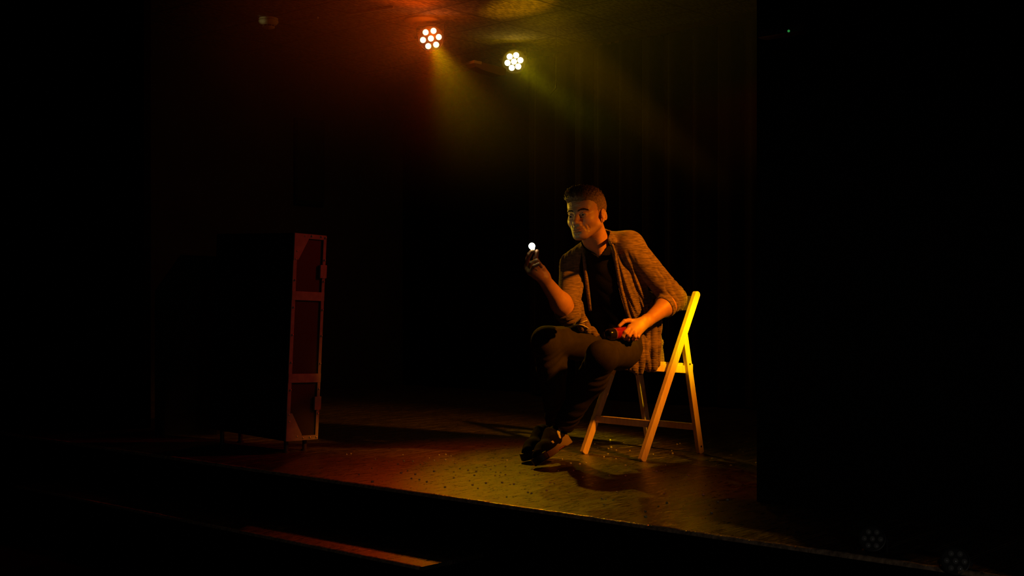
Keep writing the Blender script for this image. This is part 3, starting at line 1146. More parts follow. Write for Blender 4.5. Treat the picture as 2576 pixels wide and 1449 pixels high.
    # gloss varies
    rr = nt.nodes.new('ShaderNodeMapRange'); rr.inputs[1].default_value = .40; rr.inputs[2].default_value = .62; rr.inputs[3].default_value = .27; rr.inputs[4].default_value = .50
    nt.links.new(sn.outputs['Fac'], rr.inputs[0]); nt.links.new(rr.outputs[0], b.inputs['Roughness'])
    b.inputs['Specular IOR Level'].default_value = .8
    bp = nt.nodes.new('ShaderNodeBump'); bp.inputs['Strength'].default_value = .42; bp.inputs['Distance'].default_value = .003
    ad = nt.nodes.new('ShaderNodeMath'); ad.operation = 'MULTIPLY_ADD'; ad.inputs[1].default_value = -1.5
    nt.links.new(br.outputs['Fac'], ad.inputs[0])
    wm = nt.nodes.new('ShaderNodeMapping'); wm.inputs['Scale'].default_value = (95, 4.5, 1)
    nt.links.new(tc.outputs['Object'], wm.inputs['Vector'])
    wn = nt.nodes.new('ShaderNodeTexNoise'); wn.inputs['Scale'].default_value = 1.6; wn.inputs['Detail'].default_value = 8
    nt.links.new(wm.outputs[0], wn.inputs['Vector'])
    nt.links.new(wn.outputs['Fac'], ad.inputs[2]); nt.links.new(ad.outputs[0], bp.inputs['Height'])
    nt.links.new(bp.outputs[0], b.inputs['Normal'])
    return m


RZ = math.atan2(E.y, E.x)
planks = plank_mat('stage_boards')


def stbox(name, s0, s1, t0, t1, z0, z1, material, bevel=0.0, jag=0.0):
    """box in stage axes; its object frame is turned to the stage so that material patterns follow it"""
    me = bpy.data.meshes.new(name)
    bm = bmesh.new()
    bmesh.ops.create_cube(bm, size=1)
    for v in bm.verts:
        v.co = Vector(((v.co.x) * (s1 - s0), (v.co.y) * (t1 - t0), v.co.z * (z1 - z0)))
    if bevel: bmesh.ops.bevel(bm, geom=bm.edges[:], offset=bevel, segments=3, profile=.5, affect='EDGES')
    bm.to_mesh(me); bm.free()
    me.materials.append(material)
    o = bpy.data.objects.new(name, me)
    COL.objects.link(o)
    o.location = st((s0 + s1) / 2, (t0 + t1) / 2, (z0 + z1) / 2)
    o.rotation_euler = (0, 0, RZ)
    return o


S0, S1, T0, T1 = -5.6, 6.0, -8.0, 4.4
FL = -.38
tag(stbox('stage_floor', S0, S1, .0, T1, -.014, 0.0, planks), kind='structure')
tag(stbox('stage_riser', S0, S1, .006, .05, FL, -.014, black_wall), kind='structure')
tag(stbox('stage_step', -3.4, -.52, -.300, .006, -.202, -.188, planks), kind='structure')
tag(stbox('step_riser', -3.38, -.54, -.294, .004, FL, -.202, black_wall), kind='structure')
tag(stbox('floor', S0, S1, T0, .02, FL - .06, FL, black_wall), kind='structure')


def nosing(name, s0, s1, t, z, r=.006):
    """worn wooden edge: a strip with a chipped, uneven round-over"""
    n = int((s1 - s0) / .012)
    mb = MB()
    vs, fs = [], []
    m = 7
    rr = np.random.default_rng(3)
    jit = np.convolve(rr.normal(0, 1, n + 8), np.ones(4) / 4, 'same')[4:4 + n + 1]
    for i in range(n + 1):
        s = s0 + (s1 - s0) * i / n
        for k in range(m):
            a = math.pi * (k / (m - 1)) * .5
            rad = r * (1 + .09 * jit[min(i, len(jit) - 1)])
            vs.append(st(s, t + .006 - math.sin(a) * rad - .003, z - r + math.cos(a) * rad + .0005))
    for i in range(n):
        for k in range(m - 1):
            a = i * m + k
            fs.append((a, a + 1, a + m + 1, a + m))
    # close underneath/back
    mb.add(vs, fs)
    o = mb.build(name, nose_m, smooth=True)
    return tag(o, kind='structure')


nose_m = mat('worn_edge_wood', (.80, .55, .36), .25, noise=.6, nscale=60, bump=.6, bscale=120)
nosing('trim_1', S0, S1, -.003, .003, .013)
nosing('trim_2', -3.4, -.52, -.303, -.186, .011)

# ceiling tiles
ct = bpy.data.materials.new('mineral_ceiling_tile')
ct.use_nodes = True
nt = ct.node_tree
b = nt.nodes['Principled BSDF']; b.inputs['Roughness'].default_value = .95
tc = nt.nodes.new('ShaderNodeTexCoord')
br = nt.nodes.new('ShaderNodeTexBrick'); br.offset = 0
br.inputs['Scale'].default_value = 1; br.inputs['Brick Width'].default_value = .6; br.inputs['Row Height'].default_value = .6
br.inputs['Mortar Size'].default_value = .010
br.inputs['Color1'].default_value = (.30, .27, .24, 1); br.inputs['Color2'].default_value = (.28, .25, .22, 1); br.inputs['Mortar'].default_value = (.02, .018, .016, 1)
cm = nt.nodes.new('ShaderNodeMapping'); cm.inputs['Location'].default_value = (.56, .34, 0)
nt.links.new(tc.outputs['Object'], cm.inputs['Vector']); nt.links.new(cm.outputs[0], br.inputs['Vector'])
vn = nt.nodes.new('ShaderNodeTexNoise'); vn.inputs['Scale'].default_value = 70; vn.inputs['Detail'].default_value = 3
vm = nt.nodes.new('ShaderNodeMapping'); vm.inputs['Rotation'].default_value = (0, 0, RZ); vm.inputs['Scale'].default_value = (1, .30, 1)
nt.links.new(tc.outputs['Object'], vm.inputs['Vector']); nt.links.new(vm.outputs[0], vn.inputs['Vector'])
vr = nt.nodes.new('ShaderNodeMapRange'); vr.inputs[1].default_value = .40; vr.inputs[2].default_value = .60; vr.inputs[3].default_value = .12
nt.links.new(vn.outputs['Fac'], vr.inputs[0])
mm = nt.nodes.new('ShaderNodeMix'); mm.data_type = 'RGBA'; mm.blend_type = 'MULTIPLY'; mm.inputs[0].default_value = 1
nt.links.new(br.outputs['Color'], mm.inputs[6]); nt.links.new(vr.outputs[0], mm.inputs[7]); nt.links.new(mm.outputs[2], b.inputs['Base Color'])
bp = nt.nodes.new('ShaderNodeBump'); bp.inputs['Strength'].default_value = 1; bp.inputs['Distance'].default_value = .01
nt.links.new(vn.outputs['Fac'], bp.inputs['Height']); nt.links.new(bp.outputs[0], b.inputs['Normal'])
tag(stbox('ceiling', S0, S1, T0, T1, CEIL, CEIL + .06, ct), kind='structure')
tag(stbox('wall_left', S0 - .1, S0, T0, T1, FL, CEIL, wall_m), kind='structure')
tag(stbox('wall_right', S1, S1 + .1, T0, T1, FL, CEIL, black_wall), kind='structure')
tag(stbox('wall_back', S0 - .1, S1 + .1, T1, T1 + .1, FL, CEIL, black_wall), kind='structure')
tag(stbox('wall_front', S0 - .1, S1 + .1, T0 - .1, T0, FL, CEIL, black_wall), kind='structure')

# black flats at both sides of the stage opening
fr = stbox('stage_flat', .2212, S1 - .02, .655, .70, 0.001, CEIL - .005, black_cloth)
tag(fr, 'tall matte black scenery flat closing the right side of the stage', 'stage flat')
fl = stbox('stage_flat', S0 + .02, -3.79, .655, .70, 0.001, CEIL - .005, black_cloth)
tag(fl, 'tall matte black scenery flat closing the far left side of the stage', 'stage flat')

# curtain along the back
def curtain():
    n, m = 1200, 3
    s0, s1 = -3.9, 5.6
    vs, fs = [], []
    rr = np.random.default_rng(5)
    ph = np.cumsum(rr.uniform(.6, 1.4, n + 1)) * (s1 - s0) / n * 2 * math.pi / .21
    for i in range(n + 1):
        s = s0 + (s1 - s0) * i / n
        y = .045 * math.sin(ph[i]) + .012 * math.sin(ph[i] * 2.3 + 1)
        for k in range(m):
            z = .015 + (CEIL - .06 - .015) * k / (m - 1)
            vs.append(st(s + .01 * math.cos(ph[i]), 4.14 + y * (1 - .25 * k / (m - 1)), z))
    for i in range(n):
        for k in range(m - 1):
            a = i * m + k
            fs.append((a, a + m, a + m + 1, a + 1))
    c = MB().add(vs, fs).build('stage_curtain', curtain_m, smooth=True)
    tag(c, 'dark floor-length pleated curtain hanging behind the seated man', 'curtain')
    r = MB(); r.obox(st(.85, 4.14, CEIL - .03), E * 4.75, N * .012, Vector((0, 0, .02)))
    r.build('curtain_rail', mat('rail_metal', (.03, .026, .022), .4, metal=.7), c)
    for s in (-2.99, -3.06, -3.14):
        h = MB(); h.obox(st(s, 4.12, CEIL - .052), E * .018, N * .004, Vector((0, 0, .007)))
        h.build('rail_clip', mat('brass_clip', (.10, .05, .03), .4), c)
curtain()

# thin rails under the ceiling at the upper left
rail_m = mat('pale_metal', (.55, .50, .42), .35, metal=.3)
for (x0, y0, x1, y1, lab) in ((715, 57.5, 800, 44.5, 'thin pale ceiling strip nearest the smoke detector'),
                              (880, 35.5, 990, 17.5, 'thin ceiling strip running towards the left hanging lamp')):
    za = CEIL - .006
    a = at(x0, y0, FPX * (za - CAMH) / (HZ - y0)); b_ = at(x1, y1, FPX * (za - CAMH) / (HZ - y1))
    d = (b_ - a)
    o = MB().obox((a + b_) / 2, d / 2, d.cross(Vector((0, 0, 1))).normalized() * .007, Vector((0, 0, .006))).build('ceiling_strip', rail_m)
    tag(o, lab, 'ceiling strip')


# ================================================================== SMOKE DETECTOR
def detector():
    c = at(675, 33, 8.62); c.z = CEIL
    t = empty('smoke_detector', c, 'small round white smoke detector on the ceiling at upper left', 'smoke detector')
    wm = mat('white_plastic', (.75, .70, .52), .4)
    dk = mat('vent_dark', (.03, .03, .02), .6)
    dn = Vector((0, 0, -1))
    MB().lathe(c, dn, [(.064, 0), (.068, .004), (.068, .012), (.064, .014)], 36).build('mounting_base', wm, t, smooth='auto')
    MB().lathe(c, dn, [(.060, .014), (.070, .020), (.070, .030), (.060, .044), (.046, .050), (.044, .050)], 36).build('housing', wm, t, smooth='auto')
    MB().lathe(c, dn, [(.040, .048), (.040, .062), (.036, .062)], 30).build('vent_ring', dk, t, smooth='auto')
    p = MB()
    for i in range(8):
        a = i * math.pi / 4
        q = c + Vector((math.cos(a) * .041, math.sin(a) * .041, -.056))
        p.obox(q, Vector((.003, 0, 0)), Vector((0, .003, 0)), Vector((0, 0, .008)))
    p.lathe(c, dn, [(.044, .062), (.045, .066), (.036, .072), (.0001, .074)], 30)
    p.build('cap', wm, t, smooth='auto')
detector()


# ================================================================== STAGE LAMPS
def led_lamp(pos, target, label, lens_col, lens_str, r=.085, plate=None, name='stage_lamp', body_m=None, strobe=None, floor=False, lit=True, spacing=.056, lr=.0205, group=None, roll=0.0):
    pos, target = Vector(pos), Vector(target)
    f = (target - pos).normalized()
    up = Vector((0, 0, 1)); side = f.cross(up).normalized(); up2 = side.cross(f)
    k = r / .085
    t = empty(name, pos - f * .07 * k, label, 'stage lamp', group)
    hm = body_m or mat('lamp_black', (.03, .028, .026), .45)
    MB().lathe(pos - f * .12 * k, f, [(.060 * k, 0), (.082 * k, .015 * k), (.085 * k, .03 * k), (.085 * k, .105 * k), (.094 * k, .110 * k), (.094 * k, .126 * k), (.086 * k, .128 * k), (.084 * k, .116 * k)], 40).build('housing', hm, t, smooth='auto')
    MB().lathe(pos - f * .012 * k, f, [(.084 * k, 0), (.084 * k, .004 * k), (.0001, .005 * k)], 40).build('front_plate', hm, t, smooth='auto')
    lm = mat('lens_glow', lens_col, .1, emit=lens_col, estr=lens_str) if lit else mat('unlit_lens', (.30, .30, .30), .08, spec=.8)
    offs = [(0, 0)] + [(spacing * k * math.cos(math.radians(a + roll)), spacing * k * math.sin(math.radians(a + roll))) for a in range(0, 360, 60)]
    for ox, oy in offs:
        c = pos - f * .008 * k + side * ox + up2 * oy
        MB().lathe(c, f, [(lr * k, 0), (lr * k, .006 * k), (lr * .85 * k, .012 * k), (lr * .5 * k, .016 * k), (.0001, .018 * k)], 24).build('lens', lm, t, smooth=True)
    # yoke: two arms and a bridge
    y = MB()
    topv = Vector((0, 0, 1)) if not floor else Vector((0, 0, -1))
    cc = pos - f * .06 * k
    for q in (-1, 1):
        y.obox(cc + side * q * .100 * k + topv * .045 * k, side * .003 * k, f.cross(side).cross(side).normalized() * .014 * k if False else f * .014 * k, Vector((0, 0, .060 * k)))
        y.cyl(cc + side * q * .086 * k, cc + side * q * .112 * k, .012 * k, n=16)
    y.obox(cc + topv * .105 * k, side * .103 * k, f * .014 * k, Vector((0, 0, .003 * k)))
    y.build('yoke', hm, t)
    return t, cc + topv * .105 * k


plate_m = mat('lamp_plate', (.34, .25, .18), .35, coat=.3)
aim1 = Vector((0.10, 3.2, 0.6)); aim2 = Vector((0.35, 3.6, 0.5))
t1, top1 = led_lamp(LAMP1, aim1, 'left hanging cluster lamp with seven round lenses and an amber glow', (1.0, .92, .50), 2.3, roll=-12)
# ceiling plate of the left lamp
pc = Vector((top1.x - .06, top1.y, CEIL))
MB().lathe(pc, (0, 0, -1), [(.125, 0), (.125, .012), (.10, .026), (.03, .030)], 36).build('ceiling_plate', plate_m, t1, smooth='auto')
MB().cyl(Vector((top1.x, top1.y, CEIL - .012)), top1, .014, n=16).build('mounting_bolt', plate_m, t1)
t2, top2 = led_lamp(LAMP2, aim2, 'right hanging cluster lamp with seven round lenses and a yellow-white glow', (1.0, .98, .60), 2.6, roll=-12, spacing=.050, lr=.023)
MB().cyl(Vector((top2.x, top2.y, CEIL)), top2, .014, n=16).build('mounting_bolt', plate_m, t2)
# flat arm unit beside the right lamp
arm = MB()
a0 = at(1182, 158, 9.05); a1 = at(1268, 176, 9.25)
dirv = (a1 - a0).normalized(); sidev = dirv.cross(Vector((0, 0, 1))).normalized()
prof = [(0, -.010), (.02, -.032), (.10, -.048), (.26, -.060), (.30, -.045), (.30, .0), (.02, .012), (0, .008)]
arm.prism([a0 + dirv * u_ + Vector((0, 0, v_)) - sidev * .05 for u_, v_ in prof], sidev * .10)
ao = arm.build('lamp_arm', plate_m, t2)
MB().obox(a0 + dirv * .035 + Vector((0, 0, .002)), dirv * .036, sidev * .052, Vector((0, 0, .011)), .003).build('end_cap', mat('pale_cap', (.97, .95, .85), .3), ao)

# a small hook under the ceiling right of the lamps
hk = MB(); p0 = at(1385, 238, 8.9); p1 = at(1398, 222, 8.9)
hk.tube([p0, p1, at(1399, 205, 8.9), Vector((at(1399, 205, 8.9).x, 8.9, CEIL))], [.0045, .0040, .0010, .0010], 8)
tag(hk.build('hanging_hook', mat('hook_wire', (.05, .04, .03), .6), smooth=True), 'thin hooked wire hanging from ceiling right of the lamps', 'hook')

# unlit floor lamps at right
for i, (px, py, d, lab) in enumerate(((2194, 1355, 3.52, 'small unlit round floor lamp nearer the black flat corner'),
                                      (2403, 1411, 3.28, 'small unlit round floor lamp closest to the lower right corner'))):
    p = at(px, py, d)
    tt, cc = led_lamp(p, p + Vector((-.35, -1, .45)), lab, (1, 1, 1), 0, r=.034, lit=False, floor=True, name='floor_lamp')
    MB().cyl(Vector((cc.x, cc.y, .001)), Vector((cc.x, cc.y, max(cc.z, .008))), .030, .022, 24).build('base', mat('lamp_foot', (.02, .02, .02), .5), tt)

# small device with green light on the right flat
gp = at(1979, 72, 4.14)
gd = empty('indicator_unit', gp, 'small dark box with a tiny green light high on the right', 'indicator')
MB().obox(gp + Vector((0, .05, .0)), E * .085, N * .03, Vector((0, 0, .013)), .004).build('housing', mat('unit_plastic', (.045, .02, .02), .5), gd)
MB().sphere(at(1984, 78, 4.12), .0042, 10).build('green_light', mat('green_led', (.05, .5, .08), .2, emit=(.05, .55, .10), estr=.35), gd, smooth=True)
MB().obox(gp + N * .127, E * .02, N * .059, Vector((0, 0, .008))).build('bracket', black_wall, gd)


# ================================================================== FLIGHT CASE
def flight_case():
    up = Vector((.043, 0, .992)).normalized()
    n = (N - up * N.dot(up)).normalized()
    e = up.cross(n); e = e if e.dot(-E) > 0 else -e       # towards the left end
    C0 = Vector((-1.079, 5.86, .061)); Hh, Wd, Dp = .992, .62, .197
    def q(a, b, c): return C0 + e * a + n * b + up * c      # a: along front, b: depth, c: height
    t = empty('flight_case', Vector((q(Wd / 2, Dp / 2, 0).x, q(Wd / 2, Dp / 2, 0).y, 0)),
              'tall narrow black flight case with riveted metal edges', 'flight case')
    panel = mat('case_panel', (.030, .024, .024), .6, bump=.2, bscale=300)
    alu = mat('case_aluminium', (.42, .36, .32), .5, spec=.25, noise=.25, nscale=25)
    alu_shade = mat('case_alu_shaded', (.03, .025, .025), .6)  # aluminium edging of the unlit front, its shade put into the colour
    rivm = mat('rivet_steel', (.8, .75, .7), .22, metal=.6)
    MB().obox(q(Wd / 2, Dp / 2, Hh / 2), e * (Wd / 2 - .004), n * (Dp / 2 - .004), up * (Hh / 2 - .004)).build('body', panel, t)

    def fp(px, py):          # measurement on the narrow right-hand face -> (b, c)
        o = Vector((0, 0, CAMH)); r = at(px, py, 1.0) - o
        k = (C0 - o).dot(e) / r.dot(e)
        p = o + r * k - C0
        return p.dot(n), p.dot(up)
    def strip(name, b0, b1, c0, c1, th=.004, par=t, m=alu):
        return MB().obox(q(-th / 2 + .0005, (b0 + b1) / 2, (c0 + c1) / 2), e * (th / 2 + .0005), n * ((b1 - b0) / 2), up * ((c1 - c0) / 2), .0008).build(name, m, par)
    w1 = .021
    strip('edge_strip', 0, w1, 0, Hh)
    strip('edge_strip', Dp - w1 * .85, Dp, 0, Hh)
    strip('edge_strip', w1, Dp - w1 * .85, Hh - .022, Hh)
    strip('edge_strip', w1, Dp - w1 * .85, 0, .022)
    for y0, y1 in ((734, 756), (940, 962)):
        c1 = fp(775, y0)[1]; c0 = fp(775, y1)[1]
        strip('cross_band', 0, Dp, c0, c1, .0055)
    # edge strips wrapping round onto the long front
    for (c0, c1) in ((0, Hh),):
        MB().obox(q(.011, -.001, Hh / 2), e * .011, n * .0015, up * (Hh / 2)).build('edge_strip', alu_shade, t)
    for (a, c) in ((Wd / 2, Hh - .011), (Wd / 2, .011)):
        MB().obox(q(a, -.001, c), e * (Wd / 2), n * .0012, up * .011).build('edge_strip', alu_shade, t)
    MB().obox(q(Wd - .011, -.001, Hh / 2), e * .011, n * .0015, up * (Hh / 2)).build('edge_strip', alu_shade, t)
    # corner plates
    def plate(pts):
        P = [q(-.0050, b, c) for b, c in pts]
        MB().prism(P, -e * .0022).build('corner_plate', alu, t)
    plate([(0, Hh), (.085, Hh), (.085, Hh - .024), (.028, Hh - .125), (0, Hh - .130)])
    plate([(0, 0), (.098, 0), (.092, .030), (.030, .132), (0, .135)])
    # rivets
    R1 = [(415, 165), (500, 165), (612, 175), (668, 190), (316, 345), (298, 441), (660, 458), (292, 697), (648, 716), (277, 1028), (635, 1061), (262, 1363), (618, 1376)]
    R2 = [(247, 347), (600, 359), (238, 681), (585, 667), (219, 980), (571, 964), (220, 1065), (313, 1245), (388, 1263), (473, 1254), (551, 1252)]
    pix = [(680 + a / 4.83, 560 + b / 4.83) for a, b in R1] + [(680 + a / 4.83, 840 + b / 4.83) for a, b in R2]
    for px, py in pix:
        b, c = fp(px, py)
        b = min(max(b, .006), Dp - .007); c = min(max(c, .006), Hh - .007)
        MB().lathe(q(-.004, b, c), -e, [(.0052, 0), (.0050, .0035), (.0036, .0055), (.0001, .0066)], 14).build('rivet', rivm, t, smooth=True)
    # latches
    for y0, y1 in ((667, 700), (997, 1030)):
        c1 = fp(812, y0)[1]; c0 = fp(812, y1)[1]
        l = strip('latch', Dp - .034, Dp - .004, c0, c1, .010)
        MB().obox(q(.02, Dp + .006, (c0 + c1) / 2), e * .022, n * .006, up * ((c1 - c0) / 2), .002).build('latch_lever', alu, l)
    # feet down to the boards
    cm_ = mat('caster_black', (.05, .03, .03), .5)
    for a, b in ((.05, .045), (Wd - .05, .045), (.05, Dp - .04), (Wd - .05, Dp - .04)):
        p = q(a, b, 0)
        m = MB(); m.cyl(Vector((p.x, p.y, .0)), p + Vector((0, 0, .002)), .011, n=14)
        m.cyl(Vector((p.x, p.y, .0)), Vector((p.x, p.y, .008)), .017, n=18)
        m.build('foot', cm_, t)
flight_case()

# dark cabinet with a sloping shoulder behind the case
cab_c = [(362, 730), (428, 637), (522, 641), (522, 1122), (362, 1122)]
dC = 6.55
pts = [at(x, y, dC) for x, y in cab_c]
for p in pts:
    if p.z < .05: p.z = .0
cb = MB().prism([Vector((p.x, p.y + .2, p.z)) for p in pts], Vector((.05, .34, 0))).build('cabinet', mat('cabinet_black', (.006, .006, .006), .8))
tag(cb, 'dark cabinet with sloping left shoulder standing left of the flight case', 'cabinet')


# wall loudspeaker on the left wall
def wall_speaker():
    r = (752 - 1288) / FPX
    d = 8.505 / (.6642 - .7476 * r) - .35
    c = at(752, 412, d)
    t = empty('wall_loudspeaker', c, 'black loudspeaker hung on the left wall above the case', 'loudspeaker')
    blk = mat('speaker_black', (.004, .004, .004), .8)
    MB().obox(c, N * .155, E * .15, Vector((0, 0, .36)), .01).build('box', blk, t)
    MB().obox(c + E * .153, N * .14, E * .004, Vector((0, 0, .33)), .002).build('grille', mat('speaker_grille', (.006, .006, .006), .6, bump=.5, bscale=400), t)
    MB().obox(c - E * .22, N * .03, E * .10, Vector((0, 0, .03))).build('wall_bracket', blk, t)
wall_speaker()


# ================================================================== FOLDING CHAIR
def chair():
    C = Vector((.6275, 5.8675, 0))
    f = Vector((-.755, -.656, 0)).normalized(); l = Vector((.656, -.755, 0)).normalized()
    Z = Vector((0, 0, 1))
    q = lambda u, v, z: C + f * u + l * v + Z * z
    t = empty('folding_chair', C, 'pale wooden folding chair the man sits on', 'chair')
    wood = wood_mat()
    def bar(name, a, b, wu, wv, par=t, rnd=True, bev=.003):
        """flat bar from a to b; wu: half width in the side plane, wv: half thickness across"""
        a, b = Vector(a), Vector(b)
        d = (b - a).normalized()
        up_ = l.cross(d).normalized()
        mb = MB()
        if rnd:
            n = 8; poly = []
            for k in range(n + 1):
                an = -math.pi / 2 + math.pi * k / n
                poly.append(b + d * (math.cos(an) * wu - wu) * .8 + up_ * math.sin(an) * wu)
            for k in range(n + 1):
                an = math.pi / 2 + math.pi * k / n
                poly.append(a + d * (math.cos(an) * wu + wu) * .35 + up_ * math.sin(an) * wu)
            bm = bmesh.new()
            v1 = [bm.verts.new(p - l * wv) for p in poly]; v2 = [bm.verts.new(p + l * wv) for p in poly]
            bm.faces.new(v1[::-1]); bm.faces.new(v2)
            for i in range(len(poly)):
                j = (i + 1) % len(poly); bm.faces.new((v1[i], v1[j], v2[j], v2[i]))
            bmesh.ops.recalc_face_normals(bm, faces=bm.faces)
            es = [e_ for e_ in bm.edges if abs(((e_.verts[1].co - e_.verts[0].co).normalized()).dot(l)) < .5]
            bmesh.ops.bevel(bm, geom=es, offset=.0022, segments=2, profile=.5, affect='EDGES')
            bm.verts.index_update()
            mb.add([v.co.copy() for v in bm.verts], [[v.index for v in fc.verts] for fc in bm.faces]); bm.free()
        else:
            mb.obox((a + b) / 2, d * ((b - a).length / 2), up_ * wu, l * wv, bev)
        return mb.build(name, wood, par)
    for s in (1, -1):
        v = .188 * s
        lg = bar('long_leg', q(.2175, v, .0), q(-.166, v, .772), .0175, .0115)
        rl = bar('rear_leg', q(-.219, .163 * s, .0), q(-.098, .163 * s, .580), .0165, .0115)
        for (u_, z_) in ((-.1300, .43), (-.212, .035)):
            MB().cyl(q(u_, .163 * s + .0118 * s, z_), q(u_, .163 * s + .0135 * s, z_), .0042, n=12).build('screw', screw_m, rl)
        bar('seat_rail', q(.235, .145 * s, .432), q(-.150, .145 * s, .402), .0185, .0105, rnd=False)
        # hinge bolt
        MB().cyl(q(-.082, .150 * s, .545), q(-.082, .178 * s, .545), .005, n=12).build('hinge_bolt', screw_m, lg)
    # seat slats
    for k in range(7):
        u0 = .225 - .060 * k
        z0 = .4515 - (.235 - u0) * .078
        MB().obox(q(u0 - .006, 0, z0 + .0015), f * .026, l * .152, Z * .0065, .002).build('seat_slat', wood, t)
    MB().obox(q(-.172, 0, .412), f * .010, l * .150, Z * .016, .002).build('seat_crossbar', wood, t)
    # back rest: curved board
    mb = MB(); vs, fs = [], []
    nn = 16
    for i in range(nn + 1):
        v = -.178 + .356 * i / nn
        cu = -.032 * (1 - (v / .178) ** 2)
        for zz, uu in ((.752, -.150), (.684, -.116)):
            for th in (-.007, .007):
                vs.append(q(uu + cu + th, v, zz))
    for i in range(nn):
        a = i * 4; b_ = a + 4
        fs += [(a, b_, b_ + 1, a + 1), (a + 2, a + 3, b_ + 3, b_ + 2), (a + 1, b_ + 1, b_ + 3, a + 3), (a, a + 2, b_ + 2, b_)]
    fs += [(0, 1, 3, 2), (nn * 4, nn * 4 + 2, nn * 4 + 3, nn * 4 + 1)]
    mb.add(vs, fs).build('backrest', wood, t, smooth='auto')
    # low stretchers
    MB().obox(q(.139, 0, .163), f * .008, l * .178, Z * .0165, .002).build('stretcher', wood, t)
    MB().obox(q(-.192, 0, .128), f * .008, l * .152, Z * .0155, .002).build('stretcher', wood, t)
    return t


def wood_mat():
    m = mat('beech_wood', (.84, .62, .40), .42, noise=.35, nscale=9, stretch=(9, 9, 1.2), color2=(.72, .50, .30), bump=.15, bscale=50, coat=.25)
    m.node_tree.nodes['Principled BSDF'].inputs['Coat Roughness'].default_value = .35
    return m


screw_m = mat('dark_screw', (.03, .02, .015), .4, metal=.5)
chair()

# ================================================================== BULB AND BOTTLE
def bulb():
    t = empty('light_bulb', BULB, 'small round glowing bulb pinched in the raised fingertips', 'light bulb')
    g = mat('bulb_glow', (.9, 1, .85), .2, emit=(.92, 1.0, .80), estr=8)
    ax = (BULB - Vector(at(1344, 637, 5.262))).normalized()
    rr = .0140
    prof = [(.0001, rr)] + [(rr * math.sin(a), rr * math.cos(a)) for a in np.linspace(.2, 2.35, 14)] + [(.0085, -.0145), (.0072, -.0175)]
    MB().lathe(BULB, ax, prof[::-1], 28).build('glass_globe', g, t, smooth=True)
    met = mat('bulb_metal', (.6, .55, .45), .3, metal=.9)
    th = [(.0072, -.0175)]
    for i in range(6):
        th += [(.0078, -.0185 - i * .0022), (.0068, -.0196 - i * .0022)]
    th += [(.004, -.033), (.0001, -.034)]
    MB().lathe(BULB, ax, th[::-1], 24).build('screw_base', met, t, smooth=True)
    l = bpy.data.lights.new('bulb_light', 'POINT'); l.energy = .10; l.color = (.92, 1.0, .40); l.shadow_soft_size = .013
    o = bpy.data.objects.new('bulb_light', l); COL.objects.link(o); o.parent = t
    o.location = (-.004, -.022, .012)
bulb()


def bottle():
    o = .045
    A, B = at(1527, 842, 5.30 + o), at(1598, 833, 5.40 + o)
    ax = (B - A).normalized(); ln = (B - A).length
    t = empty('bottle', A + ax * ln / 2, 'small red bottle with black cap lying under his left hand', 'bottle')
    red = mat('red_plastic', (.26, .008, .006), .18, coat=.6)
    blk = mat('cap_black', (.012, .010, .010), .12, coat=.8)
    MB().lathe(A, ax, [(.019, .036), (.024, .040), (.0255, .048), (.0255, ln - .010), (.022, ln), (.0001, ln + .001)], 36).build('body', red, t, smooth='auto')
    MB().lathe(A, ax, [(.0001, -.002), (.014, -.001), (.023, .004), (.0262, .012), (.0262, .034), (.024, .037)], 36).build('cap', blk, t, smooth='auto')
    MB().lathe(A, ax, [(.0245, .0375), (.0262, .039), (.0262, .042), (.0245, .043)], 36).build('neck_ring', mat('ring_clear', (.30, .10, .08), .15), t, smooth='auto')
bottle()

person = make_person()

# ================================================================== CONFETTI
paper = mat('confetti_paper', (.95, .93, .88), .22, spec=1.0, coat=1.0)
nt = paper.node_tree
tr_ = nt.nodes.new('ShaderNodeBsdfTranslucent'); tr_.inputs[0].default_value = (.95, .93, .9, 1)
mxs = nt.nodes.new('ShaderNodeMixShader'); mxs.inputs[0].default_value = .45
nt.links.new(nt.nodes['Principled BSDF'].outputs[0], mxs.inputs[1]); nt.links.new(tr_.outputs[0], mxs.inputs[2])
nt.links.new(mxs.outputs[0], nt.nodes['Material Output'].inputs['Surface'])
cm_ = bpy.data.meshes.new('confetti_piece')
bm = bmesh.new()
bmesh.ops.create_icosphere(bm, subdivisions=2, radius=.0042)
for v in bm.verts:
    n_ = v.co.normalized()
    v.co = v.co * (1 + .16 * math.sin(n_.x * 5 + 1) * math.sin(n_.y * 4))
    v.co.x *= 1.25; v.co.y *= 1.1
    v.co.z = max(v.co.z * .9, -.0018) + .0018
bm.to_mesh(cm_); bm.free()
cm_.polygons.foreach_set('use_smooth', [True] * len(cm_.polygons))
cm_.materials.append(paper)

c4 = [(265, 235), (305, 230), (530, 280), (785, 238), (795, 297), (655, 300), (740, 325), (948, 327), (498, 363), (1030, 268), (1075, 293), (1182, 236),
      (1120, 240), (1178, 286), (1248, 292), (1230, 252), (1270, 320), (1075, 392), (900, 420), (828, 388), (865, 458), (938, 470), (1008, 490), (503, 490),
      (215, 483), (536, 526), (770, 408), (1257, 397), (1258, 452), (1175, 540), (1312, 368), (1390, 383), (1470, 355), (1550, 332), (1625, 268), (1708, 268),
      (1748, 292), (1640, 340), (1735, 347), (1598, 375), (1465, 395), (1448, 430), (1645, 400), (1690, 402), (1640, 432), (1735, 423), (1868, 405), (1985, 373),
      (2005, 425), (2035, 420), (1555, 502), (1705, 497), (1778, 513), (1813, 512), (1680, 430), (1943, 588), (1976, 597), (2115, 570), (2320, 588), (2148, 497),
      (2188, 503), (2450, 447), (1538, 68), (1468, 204), (1745, 630), (1480, 550), (1000, 318), (985, 310), (880, 300), (380, 422), (2340, 318), (2425, 325), (2480, 315),
      (2365, 385), (2225, 390), (1405, 480), (1430, 520)]
